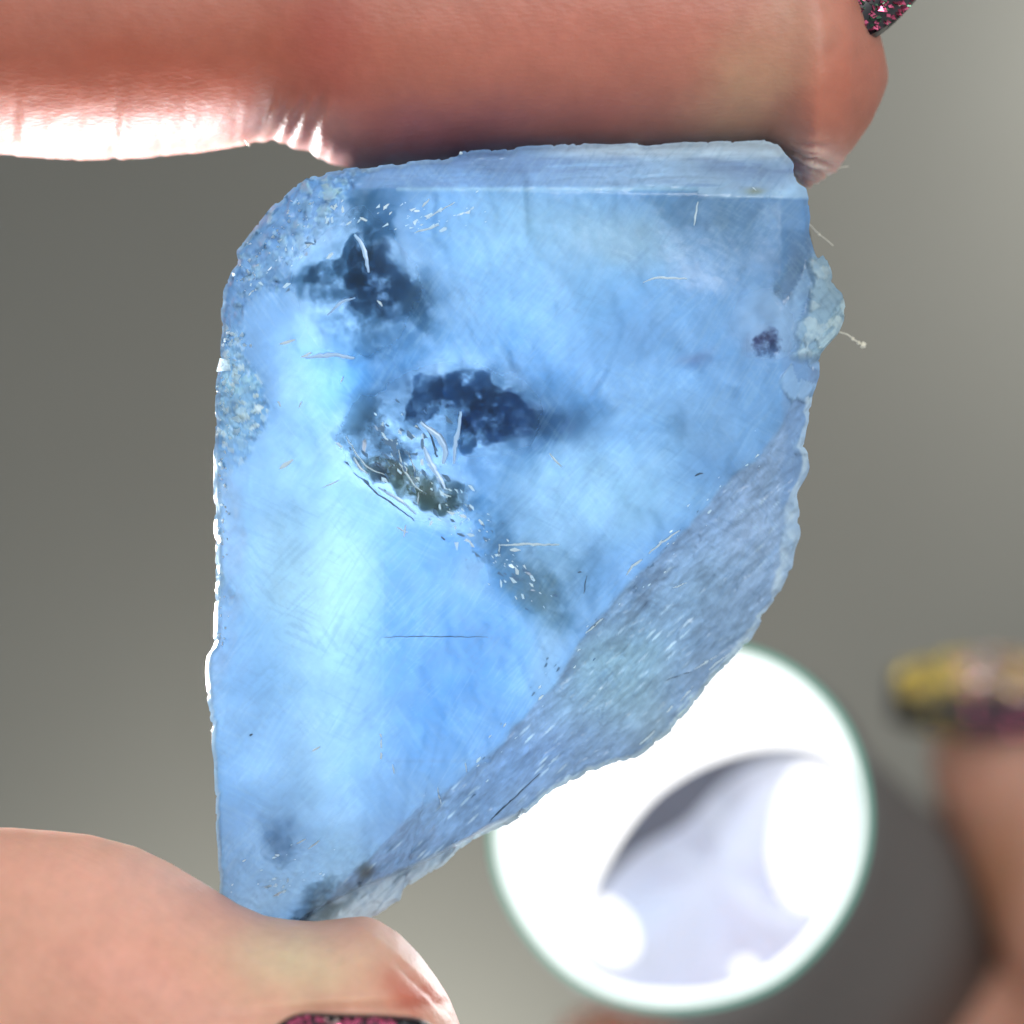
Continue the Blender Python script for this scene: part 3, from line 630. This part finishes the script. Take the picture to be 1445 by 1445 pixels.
def side_loft(top, bot, xs, y, hs_fn, ex=2.1):
    """finger running along the picture's x, given by its upper and lower edge in photograph pixels"""
    tx, ty = np.array(top, float).T; bx, by = np.array(bot, float).T; secs = []
    for x in xs:
        t_ = np.interp(x, tx, ty); b_ = np.interp(x, bx, by); yy = y(x); c = P(x, (t_ + b_) / 2, yy); h = abs(b_ - t_) / 2 * K
        secs.append((c, (0, 0, 1), h, h, (0, 1, 0), hs_fn(x, h), ex))
    return loft(secs, 72)
def tipx(x0, x1, n):  # dense towards x1
    t = np.linspace(0, 1, n); return list(x0 + (x1 - x0) * np.sin(t * math.pi / 2) ** 1.0)
IT = [(-1000, -230), (-500, -235), (0, -215), (500, -190), (900, -175), (1050, -150), (1130, -110), (1180, -60), (1215, 0), (1240, 50), (1251, 92), (1254, 110)]
IB = [(-1000, 260), (-600, 262), (-300, 232), (-120, 212), (0, 216), (60, 221), (130, 223), (200, 221), (290, 211), (345, 202), (376, 196), (385, 196), (400, 203), (432, 213), (470, 230), (505, 238), (540, 236),
      (600, 232), (650, 224), (800, 212), (1080, 206), (1100, 218), (1120, 246), (1132, 262), (1139, 265), (1150, 259), (1180, 238), (1205, 207), (1228, 175), (1244, 140), (1252, 118), (1254, 110)]
xs = list(np.linspace(-1000, -160, 40)) + list(np.linspace(-150, 1100, 260)) + list(np.linspace(1104, 1200, 50)) + tipx(1202, 1253.6, 30)
I_V, I_F = side_loft(IT, IB, xs, lambda x: 0.05, lambda x, h: (h ** 4 + 0) ** .25 * 1.02 if h < .55 else .561 + (min(h, .9) - .55) * .5 + max(0, 900 - x) * .00006, 2.15)
TT = [(-1000, 1020), (-600, 1120), (-300, 1170), (-60, 1178), (0, 1180), (60, 1184), (120, 1191), (180, 1205), (230, 1229), (270, 1252), (300, 1270), (330, 1289), (365, 1305), (400, 1311), (440, 1313), (475, 1309), (510, 1305), (530, 1310), (560, 1328),
      (590, 1357), (615, 1388), (635, 1420), (648, 1447), (656, 1475), (660, 1510), (661, 1530)]
TB = [(-1000, 1700), (-500, 1720), (0, 1740), (300, 1760), (500, 1745), (580, 1700), (630, 1640), (655, 1570), (661, 1530)]
xs = list(np.linspace(-1000, -120, 40)) + list(np.linspace(-110, 600, 170)) + tipx(602, 660.7, 36)
T_V, T_F = side_loft(TT, TB, xs, lambda x: -0.42, lambda x, h: min(h * 1.05, .80), 2.2)
# palm and the roots of the other fingers, left of the frame
def oval(c, r, n=24):
    V, F = [], []
    for i_ in range(IV.shape[0]): V.append((c[0] + IV[i_, 0] * r[0], c[1] + IV[i_, 1] * r[1], c[2] + IV[i_, 2] * r[2]))
    return V, IF
parts = [(I_V, I_F), (T_V, T_F), oval((-7.2, .1, 0.1), (2.2, 1.25, 3.6)), oval((-6.6, -.1, 2.2), (1.6, 1.0, 1.0)), oval((-6.4, -.3, -2.6), (1.6, 1.0, 1.0))]
AV = []; AF = []
for v_, f_ in parts:
    b_ = len(AV); AV += list(v_); AF += [tuple(k_ + b_ for k_ in f) for f in f_]
def remeshed(V, F, voxel, smooth_it=4):
    me = bpy.data.meshes.new('tmp'); me.from_pydata(V, [], F); me.update(); o = bpy.data.objects.new('tmp', me); COL.objects.link(o)
    md = o.modifiers.new('r', 'REMESH'); md.mode = 'VOXEL'; md.voxel_size = voxel
    if smooth_it: s = o.modifiers.new('s', 'SMOOTH'); s.iterations = smooth_it; s.factor = .5
    dg = bpy.context.evaluated_depsgraph_get(); ev = o.evaluated_get(dg); m2 = bpy.data.meshes.new_from_object(ev)
    bpy.data.objects.remove(o); bpy.data.meshes.remove(me); return m2
hand_me = remeshed(AV, AF, 0.021, 2); hand_me.name = 'person_hand'
def co_of(me):
    a_ = np.empty(len(me.vertices) * 3, np.float32); me.vertices.foreach_get('co', a_); return a_.reshape(-1, 3).astype(float)
def no_of(me):
    a_ = np.empty(len(me.vertices) * 3, np.float32); me.vertices.foreach_get('normal', a_); return a_.reshape(-1, 3).astype(float)
co = co_of(hand_me); no = no_of(hand_me)
u = co[:, 0] * CD / (CD + co[:, 1]) / K + 722.5; v = 722.5 - co[:, 2] * CD / (CD + co[:, 1]) / K
idx = (v < 500); thb = (v > 900)
# creases
disp = np.zeros(len(co)); under = sstep(95, 160, v) * idx
for (x0, wd, dp, sl) in ((20, 5, 3.2, .08), (60, 4, 2.2, -.05), (112, 5, 3.5, .15), (163, 6, 5.0, .06), (232, 5, 3.6, .12), (262, 4, 2.2, 0), (335, 4, 2.2, .1), (372, 6, 4.5, .3), (396, 6, 4.5, .35), (418, 7, 6.0, .38), (446, 9, 7.5, .22), (468, 6, 3, .2)):
    c_ = x0 - (v - 170) * sl + 4 * fbm(v, v * 0 + x0, 30, 3, 2)
    disp -= .55 * dp * np.exp(-((u - c_) / wd) ** 2) * under * (0.5 + .5 * vnoise(v / 22, v * 0 + x0, 3))
    disp += dp * .3 * np.exp(-((u - c_ - wd * 1.8) / (wd * 1.2)) ** 2) * under
disp += 1.2 * fbm(u, v, 40, 3, 3) * under * sstep(520, 430, u)
fold = blob(u, v, 1145, 235, 50, 42, 0, 2) * idx; tang = np.arctan2(v - 190, u - 1060)
disp += fold * 7 * (vnoise(tang * 24 + 0.02 * u, u * .02, 2) - .5) * 2
disp += 1.2 * fbm(u, v, 60, 3, 1)
lowt = thb * sstep(1380, 1440, v + (u - 560) * .1); 
disp += thb * 3.0 * blob(u, v, 560, 1350, 90, 7, 38) - thb * 3.2 * blob(u, v, 590, 1388, 60, 5, 45)
disp -= thb * 5 * blob(u, v, 470, 1425, 130, 7, -3) * (no[:, 1] < 0)
disp += thb * 3.5 * blob(u, v, 470, 1412, 130, 8, -3) * (no[:, 1] < 0)
co = co + no * (disp * K)[:, None]
hand_me.vertices.foreach_set('co', co.astype(np.float32).ravel()); hand_me.update()
def skin_paint(u, v, idx, thb):
    un = u + 26 * fbm(u, v, 80, 4, 1); vn = v + 22 * fbm(u, v, 80, 4, 2)
    c = np.tile(np.array([206, 142, 120.]), (len(u), 1)); c = mixc(c, thb.astype(float), (224, 168, 144)); c[idx] = c[idx] * .95  # thumb paler, index darker: uneven lighting put into the skin colour
    B = lambda *a_: blob(un, vn, *a_)
    i_ = idx.astype(float); t_ = thb.astype(float)
    c = mixc(c, B(250, 90, 420, 70) * i_, (186, 104, 78), .8)  # red-brown glow where the rim light ends, painted in
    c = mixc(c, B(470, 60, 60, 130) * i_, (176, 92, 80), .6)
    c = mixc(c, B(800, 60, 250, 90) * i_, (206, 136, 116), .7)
    c = mixc(c, B(620, 190, 150, 60) * i_, (160, 100, 108), .7)  # purplish shade above the crystal, painted into the skin
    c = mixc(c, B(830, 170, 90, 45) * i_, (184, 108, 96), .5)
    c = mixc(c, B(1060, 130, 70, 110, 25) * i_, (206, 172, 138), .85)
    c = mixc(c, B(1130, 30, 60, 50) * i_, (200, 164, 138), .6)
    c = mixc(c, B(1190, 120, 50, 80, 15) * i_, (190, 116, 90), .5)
    c = mixc(c, B(1145, 238, 46, 36) * i_, (250, 226, 216), .9)  # pallor of pressed skin, plus missing lamp light painted white
    c = mixc(c, sstep(125, 175, v) * sstep(540, 440, u) * i_, (226, 186, 178), .6)  # rim light under the finger, helped by a lighter skin colour
    c = mixc(c, B(170, 1270, 200, 60, 15) * t_, (232, 176, 156), .8)
    c = mixc(c, B(220, 1380, 160, 60, 10) * t_, (228, 160, 140), .8)
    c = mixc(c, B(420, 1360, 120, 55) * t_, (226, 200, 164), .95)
    c = mixc(c, B(590, 1400, 45, 26, 30) * t_, (206, 112, 90), .9)
    c = mixc(c, B(150, 1440, 220, 30) * t_, (224, 160, 138), .5)
    c = mixc(c, B(590, 1345, 60, 18, 42) * t_, (236, 206, 206), .6)  # rim light along the thumb's right edge painted pale
    c = c * (1 + .02 * fbm(u, v, 12, 4, 3) + .03 * fbm(u, v, 30, 3, 5))[:, None]
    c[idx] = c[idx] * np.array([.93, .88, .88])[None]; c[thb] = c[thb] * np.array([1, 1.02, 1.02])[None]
    return np.clip(c, 10, 250)
hand = bpy.data.objects.new('person_hand', hand_me); COL.objects.link(hand); hand_me.materials.append(skin)
hand_me.polygons.foreach_set('use_smooth', np.ones(len(hand_me.polygons), bool))
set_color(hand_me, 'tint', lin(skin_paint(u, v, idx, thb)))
tag(hand, 'sharply focused hand pinching the blue crystal between finger and thumb, dark pink glitter nails', 'hand')

# ------------------------------------------------------------------ nails
lac = principled('dark_lacquer', (0.012, 0.012, 0.016), 0.3, noise=.2, nscale=8, Coat_Weight=.3)
pink_m = principled('pink_glitter', (0.85, 0.16, 0.30), 0.25, 0.85, noise=.3, nscale=90)
gold_m = principled('gold_glitter', (0.75, 0.55, 0.10), 0.25, 0.85, noise=.3, nscale=90)
green_m = principled('green_glitter', (0.10, 0.22, 0.14), 0.3, 0.8, noise=.3, nscale=60)
pale_m = principled('pale_glitter', (0.85, 0.65, 0.60), 0.2, 0.9, noise=.2, nscale=90)
def nail(parent, c, ax, wd, nrm, L, Wd, curv, th, glit, seed, label, pts_fn=None):
    """curved plate centred at c, long axis ax, width axis wd, outward normal nrm, glitter flakes on it"""
    ax, wd, nrm = Vector(ax).normalized(), Vector(wd).normalized(), Vector(nrm).normalized(); c = Vector(c); nu, nv = 26, 22
    def pt(s, t, off=0):   # s along, t across, both -1..1
        wfac = (1 - .10 * max(0, s) ** 2) * (1 - .5 * max(0, (s - .55) / .45) ** 2.2) * (1 - .35 * max(0, -s - .55) ** 2 * 4) ; end = (1 - .16 * t * t)
        q = c + ax * (s * L / 2 * end) + wd * (t * Wd / 2 * wfac) + nrm * (-curv * t * t - curv * .25 * s * s + off)
        return q
    V = []; F = []
    for off in (0, -th):
        for i_ in range(nu + 1):
            for j_ in range(nv + 1): V.append(pt(-1 + 2 * i_ / nu, -1 + 2 * j_ / nv, off)[:])
    S = (nu + 1) * (nv + 1); id_ = lambda l, i_, j_: l * S + i_ * (nv + 1) + j_
    for i_ in range(nu):
        for j_ in range(nv):
            F.append((id_(0, i_, j_), id_(0, i_ + 1, j_), id_(0, i_ + 1, j_ + 1), id_(0, i_, j_ + 1))); F.append((id_(1, i_, j_), id_(1, i_, j_ + 1), id_(1, i_ + 1, j_ + 1), id_(1, i_ + 1, j_)))
    for i_ in range(nu):
        for j_ in (0, nv): F.append((id_(0, i_, j_), id_(1, i_, j_), id_(1, i_ + 1, j_), id_(0, i_ + 1, j_)))
    for j_ in range(nv):
        for i_ in (0, nu): F.append((id_(0, i_, j_), id_(0, i_, j_ + 1), id_(1, i_, j_ + 1), id_(1, i_, j_)))
    n_ = mesh_obj('nail', V, F, lac, parent); tag(n_, label)
    r_ = random.Random(seed)
    V = []; F = []; MI = []
    for _ in range(glit[0]):
        s, t = r_.uniform(-.98, .98), r_.uniform(-.95, .97); mi = glit[1](s, t, r_)
        if mi is None: continue
        p = pt(s, t, .004); sz = r_.uniform(.008, .026); a1 = Vector((r_.gauss(0, 1), r_.gauss(0, 1), r_.gauss(0, 1))); n2 = (nrm + a1 * .30).normalized(); e1 = n2.cross(a1).normalized(); e2 = n2.cross(e1)
        b_ = len(V); V += [(p + e1 * sz)[:], (p + e2 * sz * .7)[:], (p - e1 * sz * .8)[:], (p - e2 * sz * .6)[:]]; F.append((b_, b_ + 1, b_ + 2, b_ + 3)); MI.append(mi)
    g = mesh_obj('glitter', V, F, pink_m, n_, smooth=False); tag(g, kind='stuff')
    g.matrix_parent_inverse = Matrix.Identity(4) @ n_.matrix_world.inverted()
    for m_ in (gold_m, green_m, pale_m, lac): g.data.materials.append(m_)
    g.data.polygons.foreach_set('material_index', MI)
    return n_
def pick(bias):
    def f(s, t, r_):
        x = r_.random()
        return bias(s, t, x)
    return f
# index nail: on the back of the fingertip, reaching past the tip at the top right of the frame
nail(hand, P(1172, -120, -.25), (.94, -.05, -.34), (-.25, -.50, -.83), (.25, -.80, .50), 1.15, .95, .20, .05,
     (2600, pick(lambda s, t, x: 0 if (x < .62) else (1 if (x < .5) else (3 if x < .66 else 2)))), 3, 'dark nail with pink and gold glitter at the fingertip')
nail(hand, P(508, 1571, -1.22), (1, 0, -.02), (0, -.35, 1), (0, -1, -.05), 1.0, .88, .16, .04,
     (3200, pick(lambda s, t, x: 0 if (s < .35 and x < .75) else (4 if x < .9 else 3))), 5, 'dark thumb nail with pink glitter')

# ------------------------------------------------------------------ torch held behind
YT = 4.0
def emis(name, color, s):
    m, nt, out = new_mat(name); e_ = N(nt, 'ShaderNodeEmission'); nz_ = N(nt, 'ShaderNodeTexNoise'); nz_.inputs['Scale'].default_value = 1.2
    mx = N(nt, 'ShaderNodeMix', data_type='RGBA'); c = np.array(color); mx.inputs[6].default_value = (*(c * .96), 1); mx.inputs[7].default_value = (*c, 1)
    nt.links.new(nz_.outputs[0], mx.inputs[0]); nt.links.new(mx.outputs[2], e_.inputs[0]); e_.inputs[1].default_value = s; nt.links.new(e_.outputs[0], out.inputs[0]); return m
torch = empty('torch', P(960, 1170, YT + .6))
tag(torch, 'round white glowing torch head, blurred, behind the lower right of the crystal', 'torch')
EGG = [(1045, 918), (1100, 938), (1150, 975), (1190, 1025), (1212, 1085), (1222, 1150), (1215, 1215), (1190, 1280), (1150, 1335), (1095, 1385), (1020, 1412), (940, 1421), (860, 1407), (790, 1365), (740, 1305),
       (707, 1240), (697, 1170), (712, 1105), (750, 1045), (805, 985), (870, 940), (950, 915)]
def closed_curve(pts, n=160):
    p = np.array(pts + pts[:1], float); d = np.hypot(*np.diff(p, axis=0).T); s = np.r_[0, np.cumsum(d)]; t = np.linspace(0, s[-1], n, endpoint=False)
    x = np.interp(t, s, p[:, 0]); y = np.interp(t, s, p[:, 1])
    for _ in range(14):
        x = (np.roll(x, 1) + 2 * x + np.roll(x, -1)) / 4; y = (np.roll(y, 1) + 2 * y + np.roll(y, -1)) / 4
    return x, y
ex, ey = closed_curve(EGG); ecx, ecy = 960., 1168.
def rings_obj(name, loops, mat, parent, close_last=True, n=160):
    V = []; F = []
    for (x, y, dep) in loops:
        dep = np.broadcast_to(dep, x.shape)
        for a_, b_, c_ in zip(x, y, dep): V.append(P(a_, b_, float(c_)))
    for i_ in range(len(loops) - 1):
        for k_ in range(n): F.append((i_ * n + k_, i_ * n + (k_ + 1) % n, (i_ + 1) * n + (k_ + 1) % n, (i_ + 1) * n + k_))
    if close_last: F.append(tuple((len(loops) - 1) * n + k_ for k_ in range(n)))
    return mesh_obj(name, V, F, mat, parent)
def scaled(x, y, s, cx=ecx, cy_=ecy): return cx + (x - cx) * s, cy_ + (y - cy_) * s
lens_m = emis('lit_diffuser', (1.0, 1.0, 1.0), 2.0)
fringe_m = emis('lit_colour_fringe', (0.34, 0.92, 0.74), 0.8)
body_m = principled('torch_body', (0.15, 0.14, 0.13), .8, .0, noise=.15, nscale=6)
DISH = [(1196, 1078), (1165, 1058), (1110, 1050), (1050, 1058), (985, 1080), (925, 1118), (885, 1165), (855, 1215), (832, 1262), (812, 1300), (806, 1340), (830, 1378), (900, 1400), (1000, 1402), (1080, 1375), (1140, 1325), (1180, 1262), (1205, 1190), (1207, 1120)]
dx_, dy_ = closed_curve(DISH); dcx, dcy = 1010., 1235.
# diffuser: a thick ring-shaped lit body between the outer edge and the dish opening
L = []
for s, dep in ((1.0, YT + .12), (.985, YT + .03), (.96, YT)):
    x, y = scaled(ex, ey, s); L.append((x, y, dep))
# start index alignment by angle
def by_angle(x, y, cx, cy_, n=160):
    a_ = np.unwrap(np.arctan2(y - cy_, x - cx)); o_ = np.argsort(np.mod(a_, 2 * math.pi)); aa = np.mod(a_, 2 * math.pi)[o_]; t = np.linspace(0, 2 * math.pi, n, endpoint=False)
    return np.interp(t, aa, x[o_], period=2 * math.pi), np.interp(t, aa, y[o_], period=2 * math.pi)
ex, ey = by_angle(ex, ey, dcx, dcy); dx_, dy_ = by_angle(dx_, dy_, dcx, dcy)
rings_obj('diffuser', [(*scaled(ex, ey, .99), YT + .04), (*scaled(ex, ey, .965), YT), (dx_ * .5 + ex * .5, dy_ * .5 + ey * .5, YT - .03), (dx_, dy_, YT)], lens_m, torch, False)
rings_obj('edge_fringe', [(*scaled(ex, ey, .988), YT + .035), (*scaled(ex, ey, 1.022), YT + .045), (*scaled(ex, ey, 1.024), YT + .16)], fringe_m, torch, False)  # added glowing ring that imitates colour fringing at the blurred edge
# crescent lip on the dish's upper left, its grey standing for the bowl's inner shadow
ca_ = np.arctan2(dy_ - dcy, dx_ - dcx) + 2.15; ca_ = np.mod(ca_ + math.pi, 2 * math.pi) - math.pi; cres = np.exp(-(ca_ / .85) ** 2)
cres = np.clip(cres, 0, 1)
gx, gy = dx_ + (dcx + 60 - dx_) * .27 * cres, dy_ + (dcy + 40 - dy_) * .27 * cres
lip_m = principled('grey_shade_lip', (0.17, 0.18, 0.22), .5, noise=.1, nscale=4)
rings_obj('shade_lip', [(dx_, dy_, YT + .004), (gx, gy, YT + .08)], lip_m, torch, False)
refl_m = principled('reflector', (0.80, 0.84, 0.96), .35, .0, noise=.06, nscale=1.5)
rings_obj('reflector', [(gx, gy, YT + .082), (*scaled(gx, gy, .85, dcx, dcy), YT + .30 + .10 * np.sin(np.linspace(0, 2 * math.pi, 160) * 7)), (*scaled(gx, gy, .5, dcx, dcy), YT + .55 + .12 * np.sin(np.linspace(0, 2 * math.pi, 160) * 5)), (*scaled(gx, gy, .15, dcx, dcy), YT + .6)], refl_m, torch, True)
led_m = emis('lit_bulb', (1, 1, 1), 1.6)
def bulb(cx, cy_, rx, ry, rot, dep, th):
    a = math.radians(rot); x = IV[:, 0] * rx; z = IV[:, 2] * ry; x, z = x * math.cos(a) - z * math.sin(a), x * math.sin(a) + z * math.cos(a)
    V = np.stack([toX(cx + x, dep), dep + IV[:, 1] * th, toZ(cy_ + z, dep)], 1); return mesh_obj('bulb', V, IF, led_m, torch)
bulb(858, 1312, 36, 52, -38, YT + .12, .08); bulb(1150, 1172, 60, 112, 10, YT + .26, .10); bulb(1052, 1366, 16, 14, 0, YT + .16, .05)
# body: a dark tube running back and down to the right
secs = []
for t, s in ((0, 1.0), (.005, 1.04), (.06, 1.045), (.12, .96), (.5, .9), (1.0, .86)):
    cxp, cyp, yy = ecx + 250 * t, ecy + 190 * t, YT + .10 + 4.5 * t
    x, y = scaled(ex, ey, s); secs.append((x - ecx + cxp, y - ecy + cyp, yy))
rings_obj('body', secs, body_m, torch, True)

# ------------------------------------------------------------------ the hand that holds the torch
def tube_secs(path, radii, n=40, ex_=2.0):
    """path: list of world points; radii: (in picture plane, in depth)"""
    p = [Vector(q) for q in path]; secs = []
    for i_, q in enumerate(p):
        t = (p[min(i_ + 1, len(p) - 1)] - p[max(i_ - 1, 0)]).normalized(); side = Vector((0, 1, 0)); up = side.cross(t).normalized(); side = t.cross(up).normalized()
        secs.append((q[:], up[:], radii[i_][0], radii[i_][0], side[:], radii[i_][1], ex_))
    return loft(secs, n)
def resamp(pts, rad, n):
    p = np.array(pts, float); r = np.array(rad, float); s = np.r_[0, np.cumsum(np.linalg.norm(np.diff(p, axis=0), axis=1))]; t = np.linspace(0, s[-1], n)
    P_ = np.stack([np.interp(t, s, p[:, k_]) for k_ in range(3)], 1); R_ = np.stack([np.interp(t, s, r[:, k_]) for k_ in range(2)], 1)
    for _ in range(6): P_[1:-1] = (P_[:-2] + 2 * P_[1:-1] + P_[2:]) / 4; R_[1:-1] = (R_[:-2] + 2 * R_[1:-1] + R_[2:]) / 4
    return P_, R_
def fing(pts, rad, n=40): 
    a_, b_ = resamp([P(*q) for q in pts], rad, n); return tube_secs(a_, b_)
HP = [fing([(1390, 965, 7.8), (1395, 990, 7.8), (1425, 1100, 7.8), (1500, 1240, 7.9), (1620, 1430, 8.2), (1750, 1700, 8.6)], [(.25, .2), (.50, .46), (.66, .6), (.76, .7), (.85, .8), (1.0, .9)]),
      fing([(790, 1480, 8.2), (860, 1475, 8.2), (1000, 1490, 8.2), (1200, 1500, 8.4), (1450, 1560, 8.6), (1700, 1720, 7)], [(.2, .2), (.42, .42), (.55, .52), (.66, .6), (.8, .7), (1.0, .9)]),
      fing([(880, 1640, 8.4), (1000, 1640, 8.4), (1250, 1660, 8.4), (1700, 1800, 7)], [(.4, .4), (.55, .5), (.66, .6), (.9, .8)]),
      fing([(1190, 1330, 8.4), (1230, 1340, 8.4), (1300, 1400, 8.5), (1420, 1500, 8.6), (1650, 1700, 7)], [(.3, .3), (.5, .5), (.7, .6), (.9, .8), (1.2, .9)]),
      oval(P(1750, 1760, 8.8), (2.2, 1.2, 2.0))]
AV = []; AF = []
for v_, f_ in HP:
    b_ = len(AV); AV += list(v_); AF += [tuple(k_ + b_ for k_ in f) for f in f_]
h2 = remeshed(AV, AF, 0.05, 6); h2.name = 'person_hand'; h2o = bpy.data.objects.new('person_hand', h2); COL.objects.link(h2o); h2.materials.append(skin)
h2.polygons.foreach_set('use_smooth', np.ones(len(h2.polygons), bool))
c2 = co_of(h2); u2 = c2[:, 0] * CD / (CD + c2[:, 1]) / K + 722.5; v2 = 722.5 - c2[:, 2] * CD / (CD + c2[:, 1]) / K
cc2 = np.tile(np.array([214, 162, 138.]), (len(c2), 1)); cc2 = mixc(cc2, blob(u2, v2, 1400, 1250, 60, 120, 20), (176, 120, 80), .5)
set_color(h2, 'tint', lin(cc2 * (1 + .05 * fbm(u2, v2, 40, 4, 2))[:, None]))
tag(h2o, 'blurred hand in the background lower right that holds the glowing torch', 'hand')
nail(h2o, P(1396, 978, 7.05), (0.0, .1, 1), (1, 0, 0), (0, -1, .15), 0.68, 1.5, .12, .06,
     (2600, pick(lambda s, t, x: None if (s < .0 and x < .9) else (1 if (t < -.3 or x < .35) else (3 if x < .75 else (4 if x < .9 else 0))))), 9, 'blurred nail with gold glitter tip')

# ------------------------------------------------------------------ lint
fib_m = principled('lint', (0.75, 0.72, 0.60), .4, noise=.1, nscale=20)
def fibre(pts, r, label, bead=None):
    a_, b_ = resamp([P(x, y, d) for x, y, d in pts], [(r * K, r * K)] * len(pts), 26); V_, F_ = tube_secs(a_, b_, 8)
    if bead:
        for (bx, by, bd, br) in bead:
            k0 = len(V_); c = P(bx, by, bd); r_ = 1 + .5 * fbm(IV[:, 0] * 3 + bx, IV[:, 2] * 3, 1, 3, 1)
            V_ += [(c[0] + q[0] * br * K * s_, c[1] + q[1] * br * K * s_, c[2] + q[2] * br * K * s_) for q, s_ in zip(IV, r_)]; F_ += [tuple(k_ + k0 for k_ in f) for f in IF]
    o = mesh_obj('fibre', V_, F_, fib_m); tag(o, label, 'lint fibre'); return o
fibre([(1182, 468, -.12), (1196, 472, -.14), (1206, 480, -.15), (1218, 487, -.15)], 1.0, 'bent white lint fibre with a shiny bead sticking out of the crystal\'s right edge', [(1218, 487, -.15, 4.2), (1203, 478, -.15, 2.4), (1212, 484, -.15, 2.4)])
fibre([(1141, 315, -.1), (1155, 330, -.12), (1166, 338, -.12), (1176, 347, -.12)], .55, 'hair-thin pale fibre beside the crystal under the fingertip', [(1156, 331, -.12, 1.8)])
fibre([(1176, 242, 0), (1186, 236, 0), (1197, 235, 0)], .5, 'tiny pale hair on the underside of the fingertip right of the crystal')
fibre([(346, 198, 0), (352, 206, 0)], 1.2, 'speck of pale lint under the finger crease above the crystal\'s left corner')
